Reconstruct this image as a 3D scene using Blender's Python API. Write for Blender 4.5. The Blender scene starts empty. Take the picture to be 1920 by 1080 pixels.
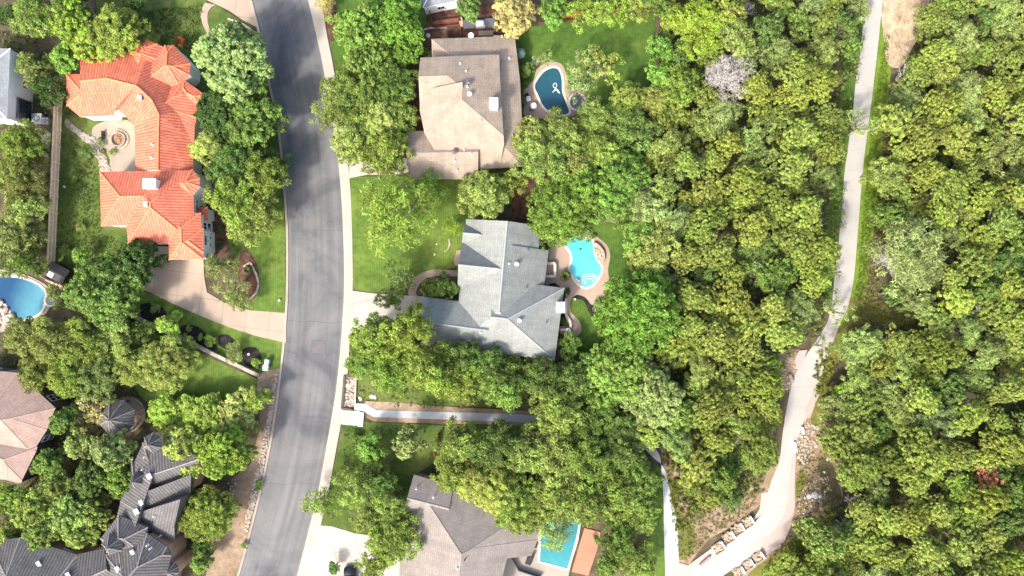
import bpy, bmesh, math, random
import numpy as np
from mathutils import Vector, Matrix
# ------------------------------------------------------------------ camera, sky, sun, exposure
H = 108.0          # drone height above the street (m)
S = 12.0           # photo pixels per metre on the ground
sc = bpy.context.scene
C = sc.collection
cam = bpy.data.cameras.new('camera'); camo = bpy.data.objects.new('camera', cam); C.objects.link(camo)
camo.location = (0, 0, H); camo.rotation_euler = (0, 0, 0)
cam.sensor_width = 36; cam.lens = 36 * H / 160.0; cam.clip_end = 3000
sc.camera = camo
SUN_AZ = math.radians(218)     # sun stands lower left of the picture
SUN_EL = math.radians(43)
w = bpy.data.worlds.new('World'); sc.world = w; w.use_nodes = True
nt = w.node_tree; bg = nt.nodes['Background']
sky = nt.nodes.new('ShaderNodeTexSky'); sky.sky_type = 'NISHITA'; sky.sun_disc = False
sky.sun_elevation = SUN_EL; sky.sun_rotation = SUN_AZ
sky.air_density = 1.0; sky.dust_density = 5.0; sky.ozone_density = .6
nt.links.new(sky.outputs[0], bg.inputs[0]); bg.inputs[1].default_value = 0.15
sl = bpy.data.lights.new('sun', 'SUN'); sl.energy = 2.0; sl.angle = math.radians(6); sl.color = (1.0, 0.955, 0.88)
so = bpy.data.objects.new('sun', sl); C.objects.link(so)
sd = Vector((math.sin(SUN_AZ) * math.cos(SUN_EL), math.cos(SUN_AZ) * math.cos(SUN_EL), math.sin(SUN_EL)))
so.rotation_euler = sd.to_track_quat('Z', 'Y').to_euler(); so.location = (-60, -60, 90)
sc.view_settings.view_transform = 'Standard'; sc.view_settings.look = 'None'
sc.view_settings.exposure = 1.42; sc.view_settings.gamma = 1.0
sc.cycles.max_bounces = 5; sc.cycles.diffuse_bounces = 3; sc.cycles.transmission_bounces = 3

R = random.Random(7)
def P(px, py, z=0.0):
    k = (H - z) / H
    return Vector(((px - 960) / S * k, (540 - py) / S * k, z))

# ------------------------------------------------------------------ tagging
def tag(o, label=None, cat=None, group=None, kind=None):
    if label: o['label'] = label
    if cat: o['category'] = cat
    if group: o['group'] = group
    if kind: o['kind'] = kind
    return o
def thing(name, label, cat, loc=(0, 0, 0), rz=0, group=None):
    o = bpy.data.objects.new(name, None); C.objects.link(o); o.location = loc; o.rotation_euler = (0, 0, rz)
    o.empty_display_size = .5
    return tag(o, label, cat, group)
def mesh_obj(name, me, mats, parent=None):
    o = bpy.data.objects.new(name, me); C.objects.link(o)
    for m in (mats if isinstance(mats, (list, tuple)) else [mats]): me.materials.append(m)
    if parent: o.parent = parent
    return o
def finish(name, bm, mats, parent=None, smooth=False, rel=None):
    """bm in world coordinates; rel = origin to subtract"""
    bmesh.ops.recalc_face_normals(bm, faces=bm.faces)
    off = Vector(rel) if rel is not None else None
    if off is not None:
        for v in bm.verts: v.co -= off
    me = bpy.data.meshes.new(name); bm.to_mesh(me); bm.free()
    if smooth:
        me.polygons.foreach_set('use_smooth', [True] * len(me.polygons))
    return mesh_obj(name, me, mats, parent)
def solo(name, bm, mats, label, cat, group=None, smooth=False):
    c = Vector((0, 0, 0)); 
    for v in bm.verts: c += v.co
    c /= max(1, len(bm.verts)); c.z = min(v.co.z for v in bm.verts)
    o = finish(name, bm, mats, None, smooth, rel=c); o.location = c
    return tag(o, label, cat, group)

# ------------------------------------------------------------------ materials
class NB:
    def __init__(s, name, rough=.8, spec=.3):
        s.m = bpy.data.materials.new(name); s.m.use_nodes = True; s.t = s.m.node_tree
        s.b = s.t.nodes['Principled BSDF']; s.b.inputs['Roughness'].default_value = rough
        s.b.inputs['Specular IOR Level'].default_value = spec
        s.tc = s.t.nodes.new('ShaderNodeTexCoord')
        g = s.t.nodes.new('ShaderNodeNewGeometry'); s.pos = g.outputs['Position']; s.geo = g
    def n(s, typ, **kw):
        x = s.t.nodes.new(typ)
        for k, v in kw.items(): setattr(x, k, v)
        return x
    def l(s, a, b): s.t.links.new(a, b)
    def noise(s, scale, detail=3, rough=.55, vec=None, dist=0):
        x = s.n('ShaderNodeTexNoise'); x.inputs['Scale'].default_value = scale; x.inputs['Detail'].default_value = detail
        x.inputs['Roughness'].default_value = rough; x.inputs['Distortion'].default_value = dist
        s.l(vec if vec is not None else s.pos, x.inputs['Vector']); return x.outputs['Fac']
    def mapv(s, vec, scale=(1, 1, 1), rot=(0, 0, 0), loc=(0, 0, 0)):
        x = s.n('ShaderNodeMapping'); x.inputs['Scale'].default_value = scale; x.inputs['Rotation'].default_value = rot
        x.inputs['Location'].default_value = loc; s.l(vec, x.inputs['Vector']); return x.outputs[0]
    def ramp(s, fac, stops):
        x = s.n('ShaderNodeValToRGB'); e = x.color_ramp.elements
        while len(e) < len(stops): e.new(.5)
        for i, (p, c) in enumerate(stops):
            e[i].position = p; e[i].color = (*c, 1) if not isinstance(c, (int, float)) else (c, c, c, 1)
        s.l(fac, x.inputs[0]); return x.outputs[0]
    def mix(s, fac, a, b, typ='MIX'):
        x = s.n('ShaderNodeMix', data_type='RGBA', blend_type=typ)
        for sock, v in ((x.inputs[0], fac), (x.inputs[6], a), (x.inputs[7], b)):
            if isinstance(v, (int, float)): sock.default_value = v
            elif isinstance(v, tuple): sock.default_value = (*v, 1)
            else: s.l(v, sock)
        return x.outputs[2]
    def math(s, op, a, b=None, c=None):
        x = s.n('ShaderNodeMath', operation=op)
        for i, v in enumerate((a, b, c)):
            if v is None: continue
            if isinstance(v, (int, float)): x.inputs[i].default_value = v
            else: s.l(v, x.inputs[i])
        return x.outputs[0]
    def bump(s, h, strength=.3, dist=.05):
        x = s.n('ShaderNodeBump'); x.inputs['Strength'].default_value = strength; x.inputs['Distance'].default_value = dist
        s.l(h, x.inputs['Height']); s.l(x.outputs[0], s.b.inputs['Normal'])
    def col(s, c):
        if isinstance(c, tuple): s.b.inputs['Base Color'].default_value = (*c, 1)
        else: s.l(c, s.b.inputs['Base Color'])
        return s.m

def plain(name, c, rough=.7, var=.12, scale=3, metal=0, spec=.3):
    b = NB(name, rough, spec); b.b.inputs['Metallic'].default_value = metal
    f = b.noise(scale, 4)
    lo = tuple(x * (1 - var) for x in c); hi = tuple(min(1, x * (1 + var)) for x in c)
    return b.col(b.ramp(f, [(.3, lo), (.7, hi)]))
def blotchy(name, cols, scale, fine=9, finev=.25, rough=.9, bump=.3, bdist=.06):
    """cols: 3 colours mixed by broad noise, speckled by fine noise"""
    b = NB(name, rough, .2)
    f = b.noise(scale, 5, .6, dist=.4)
    c = b.ramp(f, [(.3, cols[0]), (.5, cols[1]), (.68, cols[2])])
    g = b.noise(fine, 4, .7)
    c = b.mix(1.0, c, b.ramp(g, [(.3, 1 - finev), (.7, 1 + finev)]), 'MULTIPLY')
    b.bump(g, bump, bdist)
    return b.col(c)

def lawn_mat(name, a, bcol, c, stripe=0.0, dirt=None):
    b = NB(name, .95, .1)
    f = b.noise(.16, 5, .6, dist=.6)
    k = b.ramp(f, [(.3, a), (.52, bcol), (.72, c)])
    m = b.noise(1.3, 5, .7)
    k = b.mix(1.0, k, b.ramp(m, [(.3, .72), (.7, 1.25)]), 'MULTIPLY')
    g = b.noise(11, 3, .8)
    k = b.mix(1.0, k, b.ramp(g, [(.25, .6), (.75, 1.35)]), 'MULTIPLY')
    if stripe:
        wv = b.n('ShaderNodeTexWave', wave_type='BANDS', bands_direction='X'); wv.inputs['Scale'].default_value = .85
        wv.inputs['Distortion'].default_value = 1.2; wv.inputs['Detail'].default_value = 1
        b.l(b.pos, wv.inputs['Vector'])
        k = b.mix(stripe, k, b.mix(1.0, k, b.ramp(wv.outputs['Fac'], [(.3, .8), (.7, 1.2)]), 'MULTIPLY'))
    if dirt:
        d = b.noise(.35, 6, .7, dist=.5)
        k = b.mix(b.ramp(d, [(.56, 0.0), (.7, .75)]), k, dirt)
    b.bump(g, .5, .08)
    return b.col(k)

M = {}
M['soil'] = blotchy('forest_floor', [(.05, .045, .025), (.085, .07, .042), (.13, .11, .065)], .4, 7, .4)
M['lawn'] = lawn_mat('lawn_grass', (.066, .118, .024), (.105, .165, .032), (.16, .21, .045), .35)
M['lawn2'] = lawn_mat('back_lawn_grass', (.045, .095, .02), (.072, .132, .025), (.115, .175, .035), .25)
M['strip'] = lawn_mat('strip_grass', (.08, .15, .02), (.12, .2, .025), (.17, .22, .035), 0)
M['rough'] = lawn_mat('patchy_yard_grass', (.05, .09, .02), (.09, .13, .03), (.15, .17, .05), 0, (.2, .16, .1))
M['dry'] = lawn_mat('dry_grass', (.09, .12, .02), (.15, .15, .035), (.2, .16, .06), 0, (.26, .18, .1))
M['mulch'] = blotchy('bark_mulch', [(.05, .026, .017), (.1, .05, .034), (.15, .085, .06)], 1.2, 9, .5, bump=.7)
M['darkmulch'] = blotchy('dark_mulch', [(.012, .011, .012), (.022, .02, .02), (.045, .038, .034)], 1.2, 9, .5, bump=.7)
M['dirt'] = lawn_mat('tan_dirt', (.17, .12, .07), (.29, .21, .145), (.38, .29, .21), 0, (.12, .13, .045))
M['palestone'] = blotchy('pale_boulder_stone', [(.45, .42, .38), (.58, .55, .5), (.66, .63, .58)], 1.5, 8, .2, bump=.5)
M['chips'] = blotchy('wood_chip_ground', [(.24, .17, .11), (.4, .31, .21), (.5, .4, .28)], .8, 8, .5, bump=.9, bdist=.1)
M['gravel'] = blotchy('gravel', [(.17, .125, .09), (.27, .2, .15), (.38, .31, .25)], 1.4, 9, .55, bump=.9)
M['wallwhite'] = plain('white_stucco', (.78, .77, .75), .85, .04, .8)
M['wallpeach'] = plain('peach_stucco', (.5, .31, .22), .85, .12, .8)
M['walltan'] = plain('tan_brick', (.3, .21, .15), .85, .15, 5)
M['wallgrey'] = plain('grey_siding', (.1, .09, .08), .85, .15, 2)
M['white'] = plain('white_paint', (.8, .8, .8), .5, .04, 2)
M['offwhite'] = plain('off_white_metal', (.7, .7, .7), .4, .06, 2)
M['black'] = plain('black_metal', (.02, .02, .022), .5, .3, 2)
M['dkgrey'] = plain('dark_grey_metal', (.1, .1, .115), .5, .15, 2)
M['steel'] = plain('grey_steel', (.35, .37, .4), .4, .1, 2, .3)
M['glass'] = plain('window_glass', (.03, .04, .045), .08, .2, 1, 0, .8)
M['bark'] = plain('grey_bark', (.16, .125, .095), .95, .35, 5)
M['palebark'] = plain('pale_silver_bark', (.42, .4, .37), .9, .2, 3)
M['wood'] = plain('weathered_fence_wood', (.8, .66, .48), .9, .2, 4)
M['orangewood'] = plain('orange_stained_wood', (.5, .15, .03), .8, .25, 3)
M['redbrick'] = plain('red_brick', (.22, .075, .045), .9, .3, 6)
M['fenceboard'] = plain('aged_fence_board', (.62, .48, .33), .9, .25, 4)
M['rust'] = plain('rust_steel', (.18, .06, .045), .7, .2, 3)
M['limestone'] = blotchy('limestone', [(.27, .22, .175), (.4, .34, .28), (.52, .47, .41)], 1.5, 8, .25, bump=.7)
M['stonewall'] = blotchy('tan_stone_wall', [(.3, .22, .15), (.42, .32, .23), (.52, .42, .32)], 2, 8, .3, bump=.7)
M['cooler'] = plain('pale_plastic', (.62, .7, .74), .5, .05)
M['orange'] = plain('orange_plastic', (.7, .2, .03), .5, .1)
M['terracotta'] = plain('terracotta', (.45, .16, .07), .8, .15)
M['carpaint'] = plain('black_car_paint', (.012, .013, .018), .25, .1, 1, 0, .6)
M['rubber'] = plain('tyre_rubber', (.02, .02, .02), .9, .1)
M['umb'] = plain('sage_canvas', (.2, .3, .26), .9, .1)
M['brownroof'] = plain('brown_wood', (.12, .06, .035), .9, .2)

def concrete(name, c, joint=None, jw=.04, stain=.14, ang=0, grid=None):
    b = NB(name, .88, .2)
    f = b.noise(.22, 6, .6, dist=.8)
    k = b.ramp(f, [(.3, tuple(x * (1 - stain) for x in c)), (.55, c), (.75, tuple(min(1, x * (1 + stain * .6)) for x in c))])
    g = b.noise(8, 4, .75)
    k = b.mix(1.0, k, b.ramp(g, [(.3, .93), (.7, 1.05)]), 'MULTIPLY')
    st = b.noise(1.1, 6, .75, dist=1.0)
    k = b.mix(b.ramp(st, [(.6, 0.0), (.78, .22)]), k, tuple(x * .55 for x in c))
    if joint:
        uv = b.n('ShaderNodeSeparateXYZ'); b.l(b.tc.outputs['UV'], uv.inputs[0])
        fr = b.math('PINGPONG', uv.outputs[0], joint / 2)
        k = b.mix(b.ramp(fr, [(0.0, .42), (jw / joint * 2 if False else jw, 0.0)]), k, tuple(x * .5 for x in c))
    if grid:
        br = b.n('ShaderNodeTexBrick'); br.offset = 0; br.inputs['Scale'].default_value = 1
        br.inputs['Brick Width'].default_value = grid; br.inputs['Row Height'].default_value = grid
        br.inputs['Mortar Size'].default_value = .05; br.inputs['Color1'].default_value = (1, 1, 1, 1); br.inputs['Color2'].default_value = (.96, .96, .96, 1)
        br.inputs['Mortar'].default_value = (.72, .7, .68, 1)
        b.l(b.mapv(b.pos, rot=(0, 0, ang)), br.inputs['Vector'])
        k = b.mix(1.0, k, br.outputs['Color'], 'MULTIPLY')
    b.bump(g, .15, .02)
    return b.col(k)
M['walk'] = concrete('sidewalk_concrete', (.4, .36, .305), 1.5)
M['trail'] = concrete('new_pale_concrete', (.375, .36, .335), 3.2, stain=.1)
M['trailpink'] = concrete('pinkish_concrete', (.41, .33, .3), None, stain=.12)
M['whitewalk'] = concrete('fresh_white_concrete', (.47, .49, .52), 2.0, stain=.06)
M['drive'] = concrete('tan_driveway_concrete', (.37, .29, .225), None, stain=.14, ang=.12, grid=3.7)
M['drive2'] = concrete('pale_driveway_concrete', (.42, .39, .345), None, stain=.14, ang=-.25, grid=3.7)
M['deck'] = concrete('pool_deck_concrete', (.36, .27, .215), None, stain=.12)
M['patio'] = concrete('courtyard_concrete', (.33, .28, .22), None, stain=.2)
M['kerb'] = concrete('kerb_concrete', (.36, .31, .26), 3.0, stain=.2)
M['coping'] = plain('pale_stone_coping', (.58, .52, .44), .8, .15, 3)
M['terradeck'] = concrete('terracotta_deck', (.4, .19, .125), None, stain=.12)

def asphalt():
    b = NB('asphalt', .85, .25)
    uv = b.tc.outputs['UV']
    f = b.noise(.09, 5, .6, vec=b.pos, dist=1.4)
    k = b.ramp(f, [(.36, (.088, .09, .096)), (.5, (.126, .128, .131)), (.66, (.16, .157, .155))])
    s2 = b.noise(1, 3, .5, vec=b.mapv(uv, (.035, 1.15, 1)))
    k = b.mix(1.0, k, b.ramp(s2, [(.3, .82), (.5, 1.0), (.7, 1.16)]), 'MULTIPLY')
    sp = b.n('ShaderNodeSeparateXYZ'); b.l(uv, sp.inputs[0])
    edge = b.math('PINGPONG', sp.outputs[1], 4.6)
    k = b.mix(b.ramp(b.math('DIVIDE', edge, 4.6), [(0.0, .55), (.16, 0.0)]), k, (.2, .185, .17))
    g = b.noise(14, 3, .8)
    k = b.mix(1.0, k, b.ramp(g, [(.25, .85), (.75, 1.14)]), 'MULTIPLY')
    st = b.noise(.5, 6, .8, dist=1.8)
    k = b.mix(b.ramp(st, [(.62, 0.0), (.78, .25)]), k, (.07, .07, .078))
    s3 = b.noise(.33, 7, .85, vec=b.mapv(b.pos, loc=(31, 7, 0)), dist=.8)
    k = b.mix(b.ramp(s3, [(.66, 0.0), (.76, .25)]), k, (.24, .23, .22))
    vo = b.n('ShaderNodeTexVoronoi', feature='DISTANCE_TO_EDGE'); vo.inputs['Scale'].default_value = .16
    dv = b.n('ShaderNodeVectorMath', operation='ADD'); nz = b.n('ShaderNodeTexNoise'); nz.inputs['Scale'].default_value = .6
    b.l(b.pos, nz.inputs['Vector']); b.l(b.pos, dv.inputs[0]); b.l(nz.outputs['Color'], dv.inputs[1]); b.l(dv.outputs[0], vo.inputs['Vector'])
    k = b.mix(b.ramp(vo.outputs['Distance'], [(0.0, .16), (.01, 0.0)]), k, (.045, .045, .05))
    b.bump(g, .25, .02)
    return b.col(k)
M['asphalt'] = asphalt()

def shingle(name, c, dark, pitch=.34):
    b = NB(name, .9, .2); uv = b.tc.outputs['UV']
    br = b.n('ShaderNodeTexBrick'); br.inputs['Scale'].default_value = 1
    br.inputs['Brick Width'].default_value = .9; br.inputs['Row Height'].default_value = pitch
    br.inputs['Mortar Size'].default_value = .035; br.inputs['Mortar Smooth'].default_value = .4
    br.inputs['Color1'].default_value = (1.06, 1.06, 1.06, 1); br.inputs['Color2'].default_value = (.92, .92, .92, 1)
    br.inputs['Mortar'].default_value = (.8, .8, .8, 1)
    b.l(uv, br.inputs['Vector'])
    f = b.noise(.35, 6, .65, dist=.5)
    k = b.ramp(f, [(.3, dark), (.62, c)])
    k = b.mix(1.0, k, br.outputs['Color'], 'MULTIPLY')
    g = b.noise(5, 4, .8)
    k = b.mix(1.0, k, b.ramp(g, [(.25, .78), (.75, 1.2)]), 'MULTIPLY')
    s = b.noise(1, 4, .6, vec=b.mapv(uv, (1.3, .12, 1)))
    k = b.mix(1.0, k, b.ramp(s, [(.3, .86), (.7, 1.1)]), 'MULTIPLY')
    b.bump(g, .3, .03)
    return b.col(k)
M['shgrey'] = shingle('blue_grey_shingles', (.25, .265, .248), (.205, .22, .207))
M['shbrown'] = shingle('taupe_shingles', (.335, .27, .212), (.268, .216, .172))
M['shbrown2'] = shingle('grey_brown_shingles', (.265, .232, .207), (.21, .185, .168))
M['shpink'] = shingle('pinkish_brown_shingles', (.37, .265, .22), (.3, .21, .175))
M['shlight'] = shingle('light_grey_shingles', (.24, .26, .28), (.18, .2, .215))

def tile(name, c1, c2, cap, period=.42, course=.42, shadow=.34):
    b = NB(name, .7, .3); uv = b.tc.outputs['UV']
    sp = b.n('ShaderNodeSeparateXYZ'); b.l(uv, sp.inputs[0])
    u = b.math('PINGPONG', sp.outputs[0], period / 2)
    u = b.math('DIVIDE', u, period / 2)
    v = b.math('FRACT', b.math('DIVIDE', sp.outputs[1], course))
    f = b.noise(.4, 6, .65, dist=.6)
    k = b.ramp(f, [(.3, c2), (.65, c1)])
    k = b.mix(b.ramp(v, [(0.0, .42), (.25, 0.0)]), k, tuple(x * .5 for x in c2))
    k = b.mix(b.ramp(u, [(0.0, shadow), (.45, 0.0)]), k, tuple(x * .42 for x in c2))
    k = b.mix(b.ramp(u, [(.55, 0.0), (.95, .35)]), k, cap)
    wn = b.n('ShaderNodeTexWhiteNoise', noise_dimensions='2D')
    fl = b.n('ShaderNodeVectorMath', operation='FLOOR'); b.l(b.mapv(uv, (1 / period, 1 / course, 1)), fl.inputs[0]); b.l(fl.outputs[0], wn.inputs['Vector'])
    k = b.mix(1.0, k, b.ramp(wn.outputs['Value'], [(0, .86), (1, 1.12)]), 'MULTIPLY')
    b.bump(b.math('SINE', b.math('MULTIPLY', u, 1.5708)), .6, .07)
    return b.col(k)
M['tilered'] = tile('orange_clay_tiles', (.6, .17, .095), (.5, .115, .068), (.68, .3, .2))
M['tiledark'] = tile('charcoal_tiles', (.12, .115, .115), (.075, .073, .075), (.19, .18, .17), .45, .45, .45)
M['capred'] = plain('clay_ridge_tiles', (.75, .22, .1), .75, .15, 4)
M['capdark'] = plain('weathered_ridge_tiles', (.27, .24, .215), .8, .25, 4)
M['capgrey'] = plain('grey_ridge_shingles', (.29, .315, .31), .9, .08, 4)
M['capbrown'] = plain('taupe_ridge_shingles', (.33, .27, .235), .9, .1, 4)
M['capbrown2'] = plain('brown_ridge_shingles', (.25, .215, .19), .9, .1, 4)
M['cappink'] = plain('pink_ridge_shingles', (.38, .27, .22), .9, .1, 4)

def water(name, shallow, deep, dirx, diry, off, width):
    b = NB(name, .04, .5)
    sp = b.n('ShaderNodeSeparateXYZ'); b.l(b.pos, sp.inputs[0])
    t = b.math('ADD', b.math('MULTIPLY', sp.outputs[0], dirx), b.math('MULTIPLY', sp.outputs[1], diry))
    t = b.math('DIVIDE', b.math('SUBTRACT', t, off), width)
    t = b.math('ADD', t, b.math('MULTIPLY', b.math('SUBTRACT', b.noise(.35, 3), .5), .5))
    k = b.mix(b.ramp(t, [(0, 0.0), (1, 1.0)]), shallow, deep)
    vo = b.n('ShaderNodeTexVoronoi', feature='SMOOTH_F1'); vo.inputs['Scale'].default_value = 1.6; b.l(b.pos, vo.inputs['Vector'])
    k = b.mix(1.0, k, b.ramp(vo.outputs['Distance'], [(.2, .95), (.8, 1.08)]), 'MULTIPLY')  # faint caustic-like light pattern put into the water colour
    b.bump(b.noise(2.2, 3), .06, .05)
    return b.col(k)
def pxw(px, py): p = P(px, py); return p.x, p.y
M['w_turq'] = water('turquoise_pool_water', (.12, .56, .62), (.07, .47, .57), 0, 1, -1, 8)
M['w_navy'] = water('dark_blue_pool_water', (.016, .075, .1), (.01, .045, .085), 0, -1, -33, 7)
M['w_blue'] = water('blue_pool_water', (.07, .24, .31), (.003, .05, .13), -1, .35, 73.6, 4.5)
M['w_teal'] = water('teal_pool_water', (.045, .26, .28), (.025, .18, .22), 0, 1, -44, 6)
M['w_grey'] = water('grey_spa_water', (.1, .14, .18), (.09, .12, .16), 0, 1, 0, 4)

# ------------------------------------------------------------------ geometry helpers
def spline(pts, n=6, closed=False):
    out = []; N = len(pts)
    pts = [Vector((p[0], p[1])) for p in pts]
    rng = range(N) if closed else range(N - 1)
    for i in rng:
        if closed: a, b, c, d = pts[i - 1], pts[i], pts[(i + 1) % N], pts[(i + 2) % N]
        else: a, b, c, d = pts[max(i - 1, 0)], pts[i], pts[i + 1], pts[min(i + 2, N - 1)]
        for k in range(n):
            t = k / n
            out.append(.5 * ((2 * b) + (c - a) * t + (2 * a - 5 * b + 4 * c - d) * t * t + (-a + 3 * b - 3 * c + d) * t ** 3))
    if not closed: out.append(pts[-1])
    return [(p.x, p.y) for p in out]
def bm_prism(bm, pts3, thick):
    """pts3: world outline of the top; closed solid going down by thick"""
    top = [bm.verts.new(p) for p in pts3]
    bot = [bm.verts.new((p[0], p[1], p[2] - thick)) for p in pts3]
    n = len(top)
    f = [bm.faces.new(top)]
    f.append(bm.faces.new(bot[::-1]))
    for i in range(n):
        bm.faces.new((top[i], bot[i], bot[(i + 1) % n], top[(i + 1) % n]))
    for q in f: q.normal_update()
    bmesh.ops.triangulate(bm, faces=f, ngon_method='EAR_CLIP')
SLABN = [0]
def slab(name, px, z, mat, thick=None, smooth=0, kind='structure', label=None, cat=None, parent=None):
    SLABN[0] += 1; z += .00035 * (SLABN[0] % 11)      # no two neighbouring sheets share a plane
    if smooth: px = spline(px, smooth, True)
    bm = bmesh.new(); bm_prism(bm, [P(x, y, z) for x, y in px], (z - .001) if thick is None else thick)
    o = finish(name, bm, mat, parent)
    if parent is None: tag(o, label, cat, None, kind)
    return o
def resample(pts, n):
    d = [0]
    for a, b in zip(pts, pts[1:]): d.append(d[-1] + math.hypot(b[0] - a[0], b[1] - a[1]))
    out = []; j = 0
    for i in range(n):
        t = d[-1] * i / (n - 1)
        while j < len(d) - 2 and d[j + 1] < t: j += 1
        u = (t - d[j]) / max(1e-9, d[j + 1] - d[j])
        out.append((pts[j][0] + (pts[j + 1][0] - pts[j][0]) * u, pts[j][1] + (pts[j + 1][1] - pts[j][1]) * u))
    return out
def ribbon(name, L, Rr, z, mat, n=80, thick=None, label=None, cat=None, kind='structure'):
    a = [P(x, y, z) for x, y in resample(spline(L, 8), n)]; b = [P(x, y, z) for x, y in resample(spline(Rr, 8), n)]
    bm = bmesh.new(); uvl = bm.loops.layers.uv.new('UVMap')
    th = (z - .001) if thick is None else thick
    va = [bm.verts.new(p) for p in a]; vb = [bm.verts.new(p) for p in b]
    la = [bm.verts.new((p.x, p.y, p.z - th)) for p in a]; lb = [bm.verts.new((p.x, p.y, p.z - th)) for p in b]
    u = 0
    for i in range(n - 1):
        du = ((a[i + 1] + b[i + 1]) / 2 - (a[i] + b[i]) / 2).length
        f = bm.faces.new((va[i], va[i + 1], vb[i + 1], vb[i]))
        w0 = (a[i] - b[i]).length; w1 = (a[i + 1] - b[i + 1]).length
        for lp, uvv in zip(f.loops, ((u, 0), (u + du, 0), (u + du, w1), (u, w0))): lp[uvl].uv = uvv
        bm.faces.new((va[i], la[i], la[i + 1], va[i + 1])); bm.faces.new((vb[i], vb[i + 1], lb[i + 1], lb[i]))
        u += du
    return tag(finish(name, bm, mat), label, cat, None, kind)
def bm_box(bm, c, size, rz=0, mat=0, bev=0):
    r = bmesh.ops.create_cube(bm, size=1)['verts']
    M4 = Matrix.Translation(c) @ Matrix.Rotation(rz, 4, 'Z') @ Matrix.Diagonal((*size, 1))
    fs = set()
    for v in r: v.co = M4 @ v.co; fs.update(v.link_faces)
    if bev:
        es = set(e for v in r for e in v.link_edges)
        bmesh.ops.bevel(bm, geom=list(es), offset=bev, segments=2, affect='EDGES')
    elif mat:
        for f in fs: f.material_index = mat
def bm_cyl(bm, c, r, h, seg=16, r2=None, caps=True, rot=None):
    q = bmesh.ops.create_cone(bm, cap_ends=caps, segments=seg, radius1=r, radius2=r if r2 is None else r2, depth=h)['verts']
    M4 = Matrix.Translation((c[0], c[1], c[2] + h / 2)) if rot is None else Matrix.Translation(c) @ rot
    for v in q: v.co = M4 @ v.co
def bm_tube(bm, pts, rad, seg=6):
    """rad: number or list"""
    pts = [Vector(p) for p in pts]; n = len(pts)
    rad = rad if isinstance(rad, (list, tuple)) else [rad] * n
    rings = []
    for i, p in enumerate(pts):
        d = (pts[min(i + 1, n - 1)] - pts[max(i - 1, 0)]).normalized()
        a = d.orthogonal().normalized() if i == 0 else (pa - d * pa.dot(d)).normalized()
        pa = a; b = d.cross(a)
        rings.append([bm.verts.new(p + (a * math.cos(t) + b * math.sin(t)) * rad[i]) for t in [2 * math.pi * k / seg for k in range(seg)]])
    for r0, r1 in zip(rings, rings[1:]):
        for k in range(seg): bm.faces.new((r0[k], r0[(k + 1) % seg], r1[(k + 1) % seg], r1[k]))
    bm.faces.new(rings[0][::-1]); bm.faces.new(rings[-1])
def bm_ring(bm, outline, wid, z0, z1):
    """kerb/coping that follows a closed world outline (list of 3d pts), wid outward"""
    n = len(outline); A = sum(outline[i][0] * outline[(i + 1) % n][1] - outline[(i + 1) % n][0] * outline[i][1] for i in range(n))
    sg = 1 if A > 0 else -1
    inn, out = [], []
    for i in range(n):
        a, b = Vector(outline[i - 1]), Vector(outline[(i + 1) % n]); t = (b - a); t.z = 0
        if t.length < 1e-9: t = Vector((1, 0, 0))
        t.normalize(); nn = Vector((t.y, -t.x, 0)) * sg
        p = Vector(outline[i]); inn.append(p); out.append(p + nn * wid)
    V = [[bm.verts.new((q.x, q.y, z)) for q in L] for L, z in ((inn, z0), (inn, z1), (out, z1), (out, z0))]
    for a, b in ((0, 1), (1, 2), (2, 3), (3, 0)):
        for i in range(n): bm.faces.new((V[a][i], V[a][(i + 1) % n], V[b][(i + 1) % n], V[b][i]))
# ------------------------------------------------------------------ ground, street, pavements, lawns
bm = bmesh.new()
bmesh.ops.create_grid(bm, x_segments=90, y_segments=90, size=900)
tag(finish('ground', bm, M['soil']), kind='structure')

RL = [(440, -140), (456, -70), (472, 0), (487, 60), (505, 150), (522, 230), (530, 300), (536, 370), (540, 440), (540, 540), (537, 600), (532, 660), (525, 720), (517, 780), (505, 850), (490, 920), (470, 1000), (448, 1080), (420, 1170)]
RR = [(545, -140), (562, -70), (578, 0), (592, 60), (605, 120), (618, 200), (630, 265), (637, 330), (642, 400), (645, 480), (645, 550), (641, 620), (636, 680), (629, 740), (621, 790), (610, 850), (597, 920), (580, 990), (557, 1080), (532, 1170)]
ribbon('road', RL, RR, .02, M['asphalt'], 120, thick=.015)
off = lambda pts, d: [(x + d, y) for x, y in pts]
ribbon('kerb', off(RL, -4), off(RL, .3), .13, M['kerb'], 110)
SW = [(575, -140), (590, -70), (603, 0), (612, 60), (624, 120), (637, 200), (648, 265), (655, 330), (659, 400), (661, 480), (661, 550), (657, 620), (653, 680), (648, 740), (640, 790), (629, 850), (616, 920), (600, 990), (578, 1080), (552, 1170)]
ribbon('pavement', off(RR, -.3), SW, .13, M['walk'], 110)

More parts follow.
